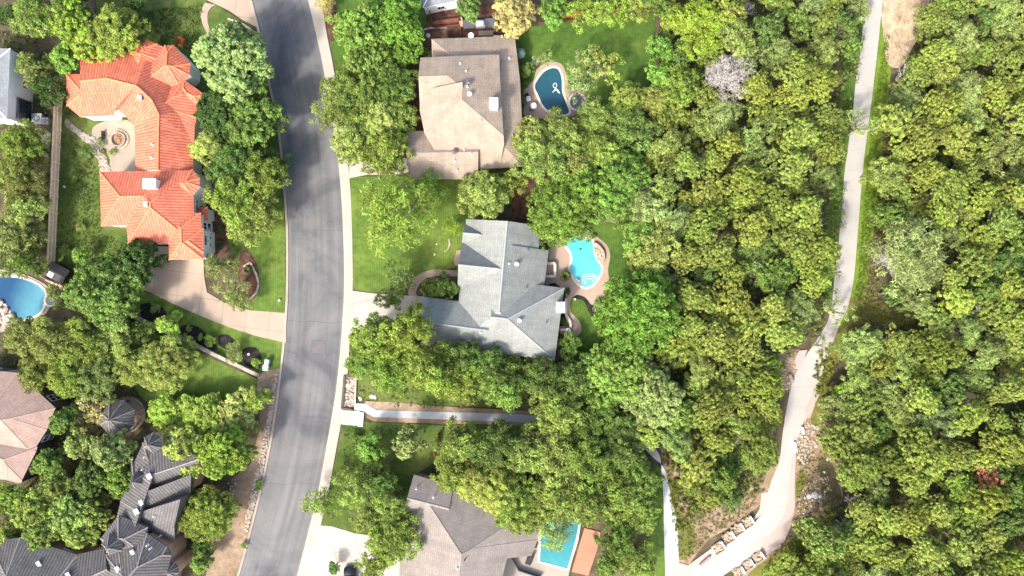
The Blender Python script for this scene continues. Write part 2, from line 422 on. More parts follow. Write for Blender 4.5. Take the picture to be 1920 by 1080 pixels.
def strip(name, pts, wd, z, mat):
    bm = bmesh.new(); ps = [P(x, y, z) for x, y in pts]
    for a, b in zip(ps, ps[1:]):
        d = (b - a).normalized(); s = Vector((-d.y, d.x, 0)) * wd / 2
        v = [bm.verts.new(q) for q in (a - s, b - s, b + s, a + s)]; bm.faces.new(v)
    tag(finish(name, bm, mat), kind='structure')
M['seal'] = plain('crack_sealant', (.075, .075, .08), .6, .2)
M['patchasph'] = blotchy('patched_asphalt', [(.11, .108, .112), (.13, .126, .127), (.155, .148, .143)], .6, 14, .15, bump=.2, bdist=.02)
slab('road_patch', [(585, 637), (611, 640), (609, 664), (584, 662)], .024, M['patchasph'], .003)
strip('road_crack', [(585, 637), (611, 640), (609, 664), (584, 662), (585, 637)], .07, .028, M['seal'])
for pts in ([(541, 601), (565, 604), (590, 602), (618, 606), (641, 604)], [(533, 658), (550, 663), (572, 661)], [(590, 430), (612, 433), (641, 431)], [(509, 82), (540, 78), (575, 77)], [(516, 780), (541, 783), (570, 780), (618, 785)], [(495, 905), (530, 909), (560, 905), (600, 909)], [(559, 480), (562, 520), (560, 560), (563, 598)], [(612, 610), (614, 636)]):
    jj = [(x + R.uniform(-.6, .6), y + R.uniform(-.8, .8)) for x, y in resample(pts, 14)]
    strip('road_crack', jj, .055, .026, M['seal'])
# lawns and beds
slab('lawn', [(100, 180), (130, 215), (250, 225), (255, 320), (210, 325), (215, 410), (265, 440), (320, 475), (265, 545), (300, 560), (200, 560), (120, 545), (95, 500), (90, 480)], .08, M['rough'])
slab('lawn', [(180, -60), (395, -60), (385, 40), (372, 110), (300, 110), (180, 60)], .08, M['rough'])
slab('lawn', [(405, 8), (450, 38), (485, 62), (500, 150), (517, 230), (525, 300), (531, 370), (535, 440), (535, 585), (470, 582), (430, 565), (440, 480), (400, 420), (400, 250), (350, 170), (345, 100), (372, 60), (398, 15)], .084, M['rough'])
slab('lawn', [(452, 500), (485, 430), (500, 380), (531, 370), (535.5, 440), (535.5, 586), (500, 586), (462, 580), (450, 560)], .1, M['lawn'], smooth=0)
slab('lawn', [(262, 545), (330, 566), (380, 588), (425, 605), (480, 622), (534, 634), (526, 690), (490, 700), (412, 665), (330, 626), (245, 585)], .08, M['lawn'])
slab('lawn', [(240, 600), (330, 640), (410, 675), (485, 712), (470, 740), (470, 800), (400, 830), (330, 800), (260, 740), (230, 660)], .088, M['lawn'])
slab('verge', [(484, 700), (524, 690), (521, 720), (513, 780), (501, 850), (486, 920), (466, 1000), (444, 1080), (420, 1160), (370, 1160), (390, 1060), (400, 1000), (425, 950), (432, 900), (470, 870), (488, 800), (480, 740)], .08, M['dirt'])
slab('gravel_strip', [(514, 700), (523, 702), (512, 780), (500, 850), (485, 920), (474, 960), (462, 1000), (455, 990), (470, 930), (487, 850), (500, 780)], .1, M['gravel'])
slab('lawn', [(596, -60), (700, -60), (700, 200), (700, 315), (660, 300), (656, 325), (637, 170), (616, 60)], .08, M['lawn2'])
slab('mulch_bed', [(604, 14), (630, 10), (632, 60), (622, 80), (613, 50)], .1, M['mulch'], smooth=3)
slab('lawn', [(700, -60), (800, -60), (800, 100), (790, 250), (700, 320)], .084, M['lawn2'])
slab('mulch_bed', [(768, 130), (772, 90), (790, 55), (812, 25), (870, 10), (960, 5), (970, 60), (810, 72), (800, 110), (796, 250), (765, 250)], .11, M['mulch'])
slab('lawn', [(656, 330), (670, 331), (760, 330), (860, 332), (960, 318), (975, 330), (960, 380), (875, 412), (860, 500), (810, 510), (770, 530), (700, 549), (662, 542), (661, 480), (659, 400)], .092, M['lawn'])
slab('lawn', [(968, 72), (1000, 48), (1120, 32), (1228, 22), (1225, 170), (1180, 200), (1100, 230), (980, 230), (975, 120)], .092, M['lawn2'])
slab('lawn', [(660, 600), (720, 590), (860, 600), (900, 700), (990, 700), (990, 765), (740, 757), (664, 745), (655, 690)], .08, M['rough'])
slab('lawn', [(642, 800), (680, 790), (830, 797), (985, 797), (970, 830), (840, 850), (780, 890), (775, 935), (790, 1010), (670, 1006), (600, 990), (618, 920), (631, 850)], .08, M['rough'])
slab('dirt_path_edge', [(686, 752), (800, 760), (990, 771), (1130, 780), (1130, 815), (990, 799), (800, 793), (700, 790), (688, 775)], .1, M['dirt'], smooth=2)
slab('lawn', [(1010, 440), (1150, 400), (1180, 430), (1180, 560), (1150, 680), (1060, 680), (1050, 560)], .092, M['lawn2'])
slab('mulch_bed', [(960, 325), (1060, 330), (1060, 420), (960, 412)], .105, M['mulch'])
slab('bare_earth', [(1140, 398), (1175, 396), (1172, 418), (1132, 416)], .11, M['dirt'])
slab('mulch_bed', [(1072, 555), (1095, 548), (1112, 560), (1135, 590), (1132, 605), (1108, 592), (1095, 565), (1078, 560)], .112, M['darkmulch'], smooth=3)
slab('mulch_bed', [(1020, 505), (1035, 505), (1062, 540), (1066, 570), (1045, 640), (1020, 640)], .112, M['darkmulch'])
# woods side strips
slab('grass_strip', [(1645, 45), (1668, 45), (1672, 110), (1664, 200), (1656, 270), (1650, 340), (1640, 420), (1634, 480), (1625, 540), (1608, 600), (1570, 640), (1565, 560), (1595, 400), (1622, 200)], .05, M['strip'], smooth=3)
slab('grass_strip', [(1590, -60), (1628, -60), (1612, 80), (1600, 200), (1585, 330), (1570, 480), (1560, 560), (1545, 560), (1550, 420), (1565, 280), (1580, 120)], .046, M['lawn2'], smooth=2)
slab('grass_strip', [(1225, 870), (1245, 880), (1246, 1000), (1250, 1160), (1200, 1160), (1215, 1000)], .046, M['lawn2'])
slab('wood_chip_patch', [(1655, -60), (1760, -60), (1740, 40), (1710, 90), (1690, 125), (1665, 120), (1658, 80)], .07, M['chips'], smooth=3)
slab('dirt_patch', [(1588, 562), (1625, 560), (1665, 584), (1710, 594), (1725, 602), (1690, 608), (1650, 604), (1605, 604)], .07, M['dry'], smooth=3)
slab('dry_grass_strip', [(1570, 620), (1600, 590), (1610, 610), (1580, 660), (1560, 700), (1545, 760), (1535, 800), (1520, 790), (1530, 720), (1550, 660)], .06, M['dry'], smooth=3)
slab('dirt_patch', [(1500, 790), (1540, 770), (1540, 830), (1570, 870), (1580, 930), (1560, 980), (1510, 960), (1500, 1010), (1460, 1060), (1420, 1100), (1360, 1160), (1330, 1160), (1380, 1080), (1440, 1040), (1480, 980), (1488, 880)], .055, M['dirt'], smooth=2)
slab('dirt_patch', [(1238, 838), (1262, 845), (1275, 900), (1300, 960), (1400, 930), (1440, 900), (1400, 970), (1330, 1010), (1290, 1062), (1272, 1058), (1262, 960)], .05, M['dirt'], smooth=2)
slab('dirt_patch', [(1455, 665), (1500, 655), (1495, 700), (1480, 730), (1455, 725)], .06, M['dirt'], smooth=2)
slab('dirt_patch', [(1425, 860), (1462, 855), (1455, 890), (1430, 940), (1405, 960), (1400, 930)], .07, M['dirt'], smooth=2)

slab('dry_grass_patch', [(1250, 900), (1270, 910), (1276, 960), (1300, 985), (1300, 1030), (1275, 1050), (1264, 1000)], .058, M['dry'], smooth=3)
slab('dry_grass_patch', [(1400, 1080), (1450, 1040), (1500, 1000), (1530, 1010), (1500, 1050), (1450, 1100), (1400, 1120)], .062, M['dry'], smooth=3)
slab('dry_grass_patch', [(1493, 900), (1506, 880), (1512, 900), (1502, 925), (1493, 935)], .062, M['dry'], smooth=3)
slab('brush_soil', [(1535, 860), (1560, 870), (1578, 930), (1565, 970), (1545, 960), (1540, 910)], .06, M['soil'], smooth=3)
# trail
TL = [(1632, -140), (1630, -60), (1626, 0), (1617, 60), (1606, 140), (1600, 200), (1591, 270), (1583, 330), (1578, 400), (1566, 510), (1556, 590), (1530, 640), (1512, 665), (1490, 705), (1478, 750), (1468, 810), (1462, 860), (1449, 895), (1430, 945), (1400, 985), (1355, 1015), (1320, 1042), (1292, 1062), (1270, 1080), (1215, 1150)]
TR = [(1668, -140), (1662, -60), (1655, 0), (1648, 70), (1639, 150), (1633, 200), (1623, 275), (1616, 340), (1609, 430), (1601, 520), (1590, 575), (1576, 605), (1557, 655), (1541, 700), (1530, 735), (1514, 775), (1498, 815), (1490, 860), (1487, 910), (1482, 960), (1462, 1005), (1425, 1040), (1385, 1062), (1350, 1085), (1290, 1150)]
ribbon('trail', TL, TR, .13, M['trail'], 140)
ribbon('pink_shoulder', [(1488, 815), (1484, 860), (1480, 905), (1475, 950), (1455, 992), (1420, 1018), (1390, 1040)], [(1493, 815), (1492, 860), (1490, 910), (1489, 960), (1470, 1015), (1438, 1040), (1420, 1050)], .15, M['trailpink'], 50)
slab('pink_shoulder', [(1262, 1052), (1290, 1060), (1318, 1040), (1345, 1020), (1352, 1025), (1310, 1060), (1280, 1090), (1255, 1090)], .145, M['trailpink'])
slab('pink_shoulder', [(1410, 985), (1424, 960), (1428, 925), (1436, 922), (1443, 930), (1430, 962), (1415, 982), (1400, 990)], .145, M['trailpink'])
ribbon('pavement', [(1120, 788), (1180, 795), (1232, 845), (1240, 880), (1244, 930), (1245, 1000), (1248, 1080), (1250, 1150)], [(1120, 802), (1170, 808), (1225, 858), (1246, 880), (1258, 930), (1270, 985), (1273, 1050), (1280, 1085)], .12, M['whitewalk'], 60)
slab('apron', [(1491, 672), (1499, 657), (1514, 656), (1501, 690), (1493, 692)], .2, M['trailpink'])
slab('apron', [(1529, 728), (1538, 735), (1519, 783), (1513, 783), (1508, 800), (1512, 770)], .2, M['trailpink'])

# white side walk west
slab('pavement', [(664, 756), (686, 757), (706, 769), (960, 776), (1125, 790), (1125, 803), (960, 791), (701, 782), (680, 771), (664, 769)], .14, M['whitewalk'])
slab('apron', [(640, 769), (674, 771), (682, 773), (680, 799), (650, 797), (636, 795)], .12, M['drive2'])
slab('apron', [(674, 773), (682, 774), (680, 800), (671, 800)], .3, M['offwhite'])
# driveways
slab('driveway', [(265, 542), (285, 500), (292, 462), (318, 462), (318, 482), (381, 482), (383, 520), (388, 548), (420, 567), (470, 582), (537, 587), (536.5, 643), (480, 630), (425, 612), (380, 594), (330, 572), (280, 548)], .118, M['drive'])
slab('driveway', [(386, -60), (460, -60), (471, 0), (484, 52), (455, 37), (430, 20), (405, 8), (388, 0)], .118, M['drive'])
ribbon('garden_path', [(384, 5), (379, 15), (376, 30), (381, 48), (388, 62)], [(404, 9), (396, 14), (390, 24), (389, 38), (394, 60)], .1, M['drive'], 24)
slab('driveway', [(655, 303), (770, 296), (770, 322), (740, 328), (690, 327), (655, 334)], .118, M['drive2'])
slab('driveway', [(661, 545), (690, 549), (720, 552), (800, 556), (795, 605), (720, 612), (675, 618), (657, 626)], .125, M['drive2'])
slab('driveway', [(600, 985), (622, 987), (665, 1000), (730, 1010), (760, 1020), (740, 1160), (552, 1160), (578, 1080)], .125, M['drive2'])
ribbon('garden_path', [(862, 508), (820, 505), (795, 510), (778, 520), (770, 535), (765, 548), (772, 562)], [(862, 519), (825, 517), (803, 521), (790, 529), (783, 540), (780, 550), (788, 562)], .115, M['deck'], 36)
slab('porch', [(856, 470), (866, 468), (866, 500), (853, 498), (851, 488)], .16, M['deck'])
# planter at pavement
# right of road storm garden
slab('gravel_bed', [(650, 706), (668, 708), (666, 764), (644, 765)], .1, M['gravel'])

# courtyard of the red house
slab('patio', [(172, 245), (180, 234), (205, 225), (232, 222), (251, 235), (256, 250), (256, 322), (208, 322), (206, 300), (196, 280), (176, 258)], .115, M['patio'], smooth=4)
slab('white_rock_bed', [(125, 222), (140, 236), (160, 252), (185, 265), (198, 290), (206, 322), (188, 322), (184, 295), (165, 268), (140, 250), (122, 235)], .11, M['gravel'], smooth=4)
slab('patio', [(66, 240), (84, 240), (96, 250), (90, 300), (70, 300)], .1, M['walk'])

# mulch beds beside the long stone wall
slab('mulch_bed', [(262, 575), (275, 568), (300, 573), (312, 590), (300, 605), (270, 600)], .115, M['darkmulch'], smooth=3)
slab('mulch_bed', [(338, 615), (350, 609), (372, 613), (388, 628), (408, 652), (395, 656), (350, 636)], .115, M['darkmulch'], smooth=3)
slab('mulch_bed', [(408, 632), (425, 627), (440, 640), (442, 655), (415, 652)], .115, M['darkmulch'], smooth=3)
slab('mulch_bed', [(455, 655), (480, 652), (490, 670), (488, 690), (460, 684)], .115, M['darkmulch'], smooth=3)
slab('mulch_bed', [(330, 633), (370, 650), (412, 671), (455, 692), (452, 698), (400, 674), (335, 642)], .115, M['soil'])
slab('mulch_bed', [(450, 480), (465, 470), (482, 495), (486, 525), (478, 560), (455, 568), (440, 540)], .115, M['mulch'], smooth=3)
slab('mulch_bed', [(395, 400), (425, 400), (430, 470), (410, 480), (398, 485)], .115, M['mulch'])

# pools -------------------------------------------------------------
def pool(name, label, outline, wmat, deckpx=None, deckmat=None, z=.13, cop=.35, smooth=5, steps=None, extra=None):
    ow = [P(x, y, z) for x, y in (spline(outline, smooth, True) if smooth else outline)]
    c = sum(ow, Vector()) / len(ow); c.z = 0
    root = thing('swimming_pool', label, 'pool', c)
    bm = bmesh.new(); bm_prism(bm, [(p.x, p.y, z + .004) for p in ow], .12); finish('water', bm, wmat, root, rel=c)
    bm = bmesh.new(); bm_ring(bm, ow, cop, z - .02, z + .06); finish('coping', bm, M['coping'], root, rel=c)
    if steps:
        for k, (cx, cy, r, a0, a1) in enumerate(steps):
            bm = bmesh.new()
            q = P(cx, cy); pts = [(q.x + math.cos(a0 + (a1 - a0) * t / 14) * r, q.y + math.sin(a0 + (a1 - a0) * t / 14) * r, z + .012 + .003 * k) for t in range(15)]
            bm_tube(bm, pts, .07, 5); finish('step_edge', bm, M['coping'], root, rel=c)
    return root
slab('pool_deck', [(985, 190), (983, 170), (1000, 150), (1008, 128), (1030, 116), (1052, 120), (1062, 140), (1066, 170), (1075, 200), (1080, 215), (1040, 222), (985, 218)], .12, M['deck'], smooth=4)
slab('pool_deck', [(1062, 165), (1095, 165), (1100, 205), (1072, 210)], .1, M['patio'])
pool('p', 'dark blue kidney-shaped pool behind the taupe-roofed house at the top', [(1035, 128), (1047, 131), (1053, 148), (1054, 172), (1060, 190), (1066, 212), (1040, 214), (1020, 200), (1010, 180), (1003, 163), (1008, 150), (1020, 135)], M['w_navy'])
slab('pool_deck', [(1022, 475), (1040, 462), (1055, 445), (1075, 432), (1110, 438), (1122, 446), (1138, 460), (1144, 480), (1140, 505), (1142, 530), (1132, 555), (1118, 560), (1110, 572), (1098, 558), (1082, 553), (1070, 562), (1071, 585), (1085, 600), (1090, 618), (1083, 630), (1062, 628), (1050, 625), (1050, 612), (1068, 612), (1062, 600), (1058, 575), (1060, 550), (1040, 530), (1022, 532)], .12, M['deck'], smooth=3)
pool('p', 'bright turquoise freeform pool behind the blue-grey roofed house', [(1068, 441), (1082, 443), (1095, 448), (1108, 450), (1113, 465), (1116, 483), (1126, 498), (1126, 510), (1120, 522), (1110, 534), (1096, 538), (1084, 530), (1074, 516), (1069, 503), (1073, 488), (1070, 472), (1061, 458), (1060, 447)], M['w_turq'],
     steps=[(1105, 531, r, .4, 3.3) for r in (.75, 1.15, 1.5)])
pool('p', 'blue pool with rock waterfall at the left edge of the photo', [(-30, 520), (20, 520), (45, 524), (70, 534), (85, 550), (82, 572), (72, 588), (50, 597), (28, 598), (15, 575), (-5, 560), (-30, 556)], M['w_blue'])
slab('pool_deck', [(-30, 510), (30, 512), (60, 520), (92, 540), (96, 565), (88, 585), (70, 605), (40, 612), (-30, 620)], .1, M['walk'], smooth=3)
slab('pool_deck', [(940, 1040), (1000, 1035), (1010, 960), (1092, 955), (1066, 1080), (1050, 1160), (900, 1160)], .12, M['walk'])
pool('p', 'teal rectangular pool partly under trees at the bottom edge', [(1016, 985), (1040, 965), (1087, 972), (1080, 1010), (1064, 1066), (1012, 1052)], M['w_teal'], smooth=0, cop=.4)
slab('terracotta_deck', [(1096, 990), (1126, 998), (1120, 1030), (1103, 1080), (1072, 1072), (1084, 1030)], .13, M['terradeck'])
# spas
def spa(label, px, py, r, mat):
    c = P(px, py); root = thing('spa', label, 'spa', c)
    ow = [Vector((c.x + r * math.cos(t * math.pi / 12), c.y + r * math.sin(t * math.pi / 12), .3)) for t in range(24)]
    bm = bmesh.new(); bm_prism(bm, [(p.x, p.y, .3) for p in ow], .25); finish('water', bm, mat, root, rel=c)
    bm = bmesh.new(); bm_ring(bm, ow, .3, .01, .36); finish('coping', bm, M['coping'], root, rel=c)
spa('small round spa beside the blue pool at the left edge', 97, 563, .75, M['w_grey'])
spa('round grey spa beside the dark blue kidney pool', 1082, 192, 1.15, M['w_grey'])
# ------------------------------------------------------------------ houses
def comp(px, z=3.4, pitch=.5, over=None, dz=None, wall=True):
    """px: convex outline of the eaves as seen in the photo; over={edge index: pitch or None for a gable}; dz={edge: eave offset}"""
    pts = [P(x, y, z) for x, y in px]
    A = sum(pts[i].x * pts[(i + 1) % len(pts)].y - pts[(i + 1) % len(pts)].x * pts[i].y for i in range(len(pts)))
    idx = list(range(len(pts)))
    edges = []
    for i in idx:
        a, b = pts[i], pts[(i + 1) % len(pts)]
        p = (over or {}).get(i, pitch)
        d = (b - a).normalized(); inn = Vector((-d.y, d.x, 0)) * (1 if A > 0 else -1)
        edges.append((a.copy(), inn, p, z + (dz or {}).get(i, 0)))
    if A < 0: pts = pts[::-1]
    return dict(pts=pts, edges=edges, z=z, wall=wall)
def comp_z(c, x, y):
    z = 1e9
    for a, inn, p, ez in c['edges']:
        d = (x - a.x) * inn.x + (y - a.y) * inn.y
        if d < -.05: return -1
        if p is not None: z = min(z, ez + p * d)
    return z
def roof_at(comps, px, py):
    z = 4
    for _ in range(6):
        q = P(px, py, z); z2 = max(comp_z(c, q.x, q.y) for c in comps)
        if z2 < 0: break
        z = z2
    return P(px, py, z)
def add_uv(bm):
    uvl = bm.loops.layers.uv.verify()
    for f in bm.faces:
        n = f.normal; g = Vector((n.x, n.y, 0))
        if g.length < 1e-4: g = Vector((0, 1, 0))
        g.normalize(); t = Vector((-g.y, g.x, 0)); sl_ = math.sqrt(max(1e-6, 1 - min(.999, n.z * n.z))) if abs(n.z) < .999 else 1
        for lp in f.loops:
            c = lp.vert.co
            lp[uvl].uv = (c.dot(t), c.dot(g) / max(.2, abs(n.z)))
def clip_solid(c, zb):
    bm = bmesh.new()
    top = [bm.verts.new((p.x, p.y, 60)) for p in c['pts']]; bot = [bm.verts.new((p.x, p.y, zb)) for p in c['pts']]
    n = len(top); bm.faces.new(top); bm.faces.new(bot[::-1])
    for i in range(n): bm.faces.new((top[i], bot[i], bot[(i + 1) % n], top[(i + 1) % n]))
    for a, inn, p, ez in c['edges']:
        if p is None: continue
        nn = Vector((-inn.x * p, -inn.y * p, 1)).normalized()
        r = bmesh.ops.bisect_plane(bm, geom=bm.verts[:] + bm.edges[:] + bm.faces[:], plane_co=(a.x, a.y, ez), plane_no=nn, clear_outer=True)
        ce = [e for e in r['geom_cut'] if isinstance(e, bmesh.types.BMEdge)]
        ce = [e for e in bm.edges if len(e.link_faces) == 1]
        if ce: bmesh.ops.contextual_create(bm, geom=ce)
    bmesh.ops.remove_doubles(bm, verts=bm.verts, dist=.002)
    bmesh.ops.recalc_face_normals(bm, faces=bm.faces)
    return bm
def append_bm(dst, src, loc):
    vm = {v: dst.verts.new(v.co - loc) for v in src.verts}
    for f in src.faces:
        try: nf = dst.faces.new([vm[v] for v in f.verts]); nf.material_index = f.material_index
        except ValueError: pass
def cap_run(cb, a, b, r, loc, others):
    n = max(2, int((b - a).length / .5)); run = []
    for i in range(n + 1):
        q = a.lerp(b, i / n); w_ = q + loc
        if all(comp_z(o, w_.x, w_.y) < w_.z - .07 for o in others): run.append(q)
        else:
            if len(run) > 1: cb.append((run[0] - Vector((0, 0, r * .35)), run[-1] - Vector((0, 0, r * .35)), r))
            run = []
    if len(run) > 1: cb.append((run[0] - Vector((0, 0, r * .35)), run[-1] - Vector((0, 0, r * .35)), r))
def caps(lst, mat, parent):
    for a, b, r in lst:
        if (a - b).length < .3: continue
        q = bmesh.new(); bm_tube(q, [a, b], r, 6); finish('ridge_cap', q, mat, parent)
def house(name, label, comps, roofmat, capmat, wallmat, inset=.45, trim=None, capr=.11, cat='house', windows=True, roofover=None):
    allp = [p for c in comps for p in c['pts']]; loc = sum(allp, Vector()) / len(allp); loc.z = 0
    root = thing(name, label, cat, loc)
    rb = bmesh.new(); cb = []; wb = bmesh.new()
    wins = []
    for ci, c in enumerate(comps):
        zb = min(e[3] for e in c['edges']) - .22 - ci * .006
        s = clip_solid(c, zb)
        for f in s.faces:
            f.material_index = 0 if f.normal.z > .15 else 1
        # ridge and hip caps
        for e in s.edges:
            if len(e.link_faces) == 2 and all(f.normal.z > .15 for f in e.link_faces):
                a, b = e.verts[0].co - loc, e.verts[1].co - loc
                if (a - b).length > .6: cap_run(cb, a, b, capr, loc, [o for o in comps if o is not c])
        append_bm(rb, s, loc); s.free()
        if c['wall']:
            cen = sum(c['pts'], Vector()) / len(c['pts'])
            ins = inset + ci * .007; n = len(c['pts'])
            lines = []
            for i in range(n):
                a, b = c['pts'][i], c['pts'][(i + 1) % n]; d = (b - a).normalized(); inn = Vector((-d.y, d.x, 0))
                lines.append((a + inn * ins, d))
            wp = []
            for i in range(n):
                (p1, d1), (p2, d2) = lines[i - 1], lines[i]
                den = d1.x * d2.y - d1.y * d2.x
                if abs(den) < 1e-3: wp.append(p2.copy()); continue
                t = ((p2.x - p1.x) * d2.y - (p2.y - p1.y) * d2.x) / den; wp.append(p1 + d1 * t)
            zt = zb + .05
            bm_prism(wb, [(p.x - loc.x, p.y - loc.y, zt) for p in wp], zt)
            if windows:
                for i in range(n):
                    a, b = wp[i], wp[(i + 1) % n]; L = (b - a).length
                    if L < 3: continue
                    d = (b - a) / L; out = Vector((d.y, -d.x, 0)); k = int(L // 3.2)
                    for j in range(k):
                        q = a + d * (L * (j + .5) / k)
                        tst = q + out * .4
                        if any(all((tst.x - e[0].x) * e[1].x + (tst.y - e[0].y) * e[1].y > ins for e in o['edges']) for o in comps if o is not c): continue
                        for zz in ((1.5,) if zt < 4.2 else (1.5, zt - 1.5)): wins.append((q, out, zz))
    add_uv(rb)
    bmesh.ops.triangulate(rb, faces=[f for f in rb.faces if len(f.verts) > 4])
    me = bpy.data.meshes.new('roof'); rb.normal_update(); add_uv(rb); rb.to_mesh(me); rb.free()
    roof = mesh_obj('roof', me, [roofmat, trim or wallmat], root)
    caps(cb, capmat, roof)
    if len(wb.verts): finish('wall', wb, wallmat, root)
    else: wb.free()
    for q, out, zz in wins: add_window(root, Vector((q.x - loc.x, q.y - loc.y, zz)), out)
    return root
def add_window(root, q, out, wd=1.1, ht=1.2, fm='white'):
    rz = math.atan2(out.y, out.x) - math.pi / 2
    bm = bmesh.new()
    for s in (-1, 1):
        bm_box(bm, (s * wd / 2, .05, 0), (.09, .1, ht + .09)); bm_box(bm, (0, .05, s * ht / 2), (wd - .09, .1, .09))
    bm_box(bm, (0, .045, 0), (.05, .07, ht - .09))
    fr = finish('window', bm, M[fm], root); fr.location = q; fr.rotation_euler = (0, 0, rz)
    bm = bmesh.new(); bm_box(bm, (0, .02, 0), (wd - .05, .04, ht - .05)); finish('pane', bm, M['glass'], fr)
def at_roof(root, comps, kind, px, py, rz=0):
    q = roof_at(comps, px, py); l = q - root.location
    bm = bmesh.new()
    if kind == 'chimney':
        bm_box(bm, (0, 0, .1), (1.15, 1.5, 2.2)); bm_box(bm, (0, 0, 1.23), (1.3, 1.65, .1)); o = finish('chimney', bm, M['offwhite'], root)
        bm = bmesh.new(); bm_cyl(bm, (0, 0, 1.28), .2, .25, 12); finish('flue', bm, M['steel'], o)
    elif kind == 'bigchimney':
        bm_box(bm, (0, 0, .1), (1.7, 1.35, 2.4)); bm_box(bm, (0, 0, 1.35), (1.9, 1.5, .12)); o = finish('chimney', bm, M['white'], root)
        bm = bmesh.new(); bm_box(bm, (.1, -.1, 1.5), (.8, .6, .2)); finish('flue', bm, M['offwhite'], o)
    elif kind == 'turbine':
        bm_cyl(bm, (0, 0, -.2), .2, .45, 12); bm_cyl(bm, (0, 0, .25), .34, .2, 16); bm_cyl(bm, (0, 0, .45), .34, .16, 16, .08)
        o = finish('roof_vent', bm, M['offwhite'], root, smooth=False)
    elif kind == 'dark_turbine':
        bm_cyl(bm, (0, 0, -.2), .25, .4, 12); bm_cyl(bm, (0, 0, .2), .38, .2, 16); bm_cyl(bm, (0, 0, .4), .3, .12, 16, .1)
        o = finish('roof_vent', bm, M['dkgrey'], root)
    elif kind == 'pipe':
        bm_cyl(bm, (0, 0, -.2), .09, .65, 10); bm_cyl(bm, (0, 0, -.1), .22, .16, 10, .1); o = finish('vent_pipe', bm, M['offwhite'], root)
    elif kind == 'dark_pipe':
        bm_cyl(bm, (0, 0, -.2), .09, .7, 10); bm_cyl(bm, (0, 0, -.1), .2, .16, 10, .1); o = finish('vent_pipe', bm, M['dkgrey'], root)
    elif kind == 'skylight':
        bm_box(bm, (0, 0, .04), (.6, .8, .16)); bm_box(bm, (0, 0, .13), (.48, .66, .05)); o = finish('skylight', bm, M['steel'], root)
    elif kind == 'boxvent':
        bm_box(bm, (0, 0, .1), (.55, .65, .5)); bm_box(bm, (0, 0, .38), (.7, .8, .07)); o = finish('roof_vent', bm, M['steel'], root)
    o.location = l; o.rotation_euler = (0, 0, rz)
    return o

# blue-grey house in the middle
cg = [comp([(874, 411), (1014, 424), (992, 668), (852, 650)], 3.4, .5, {0: None, 1: .62}),
      comp([(960, 462), (1029, 469), (1021, 537), (955, 530)], 3.4, .62, {0: None, 2: None, 3: None}, {1: -.76}),
      comp([(930, 524), (1058, 540), (1040, 675), (912, 661)], 3.42, .57, {1: .4, 3: None}),
      comp([(791, 556), (925, 573), (915, 664), (787, 647)], 3.38, .56, {1: None, 3: None}),
      comp([(872, 421), (920, 426), (917, 459), (866, 455)], 3.5, 1.02, {1: None, 3: None}),
      comp([(866, 457), (945, 465), (938, 546), (858, 538)], 3.55, .9, {1: None, 3: None})]
hg = house('house', 'house with blue-grey shingle roof beside the bright turquoise pool', cg, M['shgrey'], M['capgrey'], M['walltan'], trim=M['offwhite'])
at_roof(hg, cg, 'chimney', 1050, 576)
for k, x, y in (('turbine', 969, 495), ('turbine', 974, 601), ('dark_pipe', 997, 431), ('dark_pipe', 990, 468), ('dark_pipe', 987, 538), ('dark_pipe', 1024, 605), ('pipe', 954, 494), ('pipe', 901, 623), ('dark_pipe', 927, 644), ('dark_pipe', 865, 636)): at_roof(hg, cg, k, x, y)

# taupe two-storey house above
cb = [comp([(788, 108), (936, 102), (939, 188), (787, 192)], 5.9, .5, {3: None}),
      comp([(803, 107), (935, 102), (945, 268), (938, 303), (830, 306), (796, 250)], 5.9, .5, {5: .52, 2: None, 3: .6}, {3: -2.3}),
      comp([(787, 170), (870, 166), (872, 248), (796, 250), (787, 207)], 5.88, .5, {1: None, 4: .5, 0: None}),
      comp([(809, 73), (964, 67), (966, 160), (812, 165)], 3.4, .45, {2: None}),
      comp([(925, 66), (965, 67), (975, 150), (925, 150)], 3.41, .38, {3: None, 2: None, 0: .45}),
      comp([(896, 149), (975, 149), (982, 290), (978, 312), (896, 317)], 3.38, .4, {0: None, 4: None}),
      comp([(763, 246), (900, 243), (896, 336), (767, 336)], 3.36, .48, {1: None, 3: None})]
hb = house('house', 'large taupe shingle house beside the dark blue kidney pool', cb, M['shbrown'], M['capbrown'], M['walltan'], trim=M['walltan'], capr=.05)
at_roof(hb, cb, 'chimney', 926, 198)
for k, x, y in (('dark_turbine', 879, 155), ('turbine', 881, 177), ('pipe', 874, 134), ('pipe', 876, 163), ('pipe', 863, 120), ('dark_turbine', 852, 285), ('pipe', 870, 281), ('pipe', 857, 320), ('pipe', 883, 288), ('pipe', 852, 301), ('pipe', 901, 227), ('pipe', 955, 110), ('pipe', 941, 69)): at_roof(hb, cb, k, x, y)

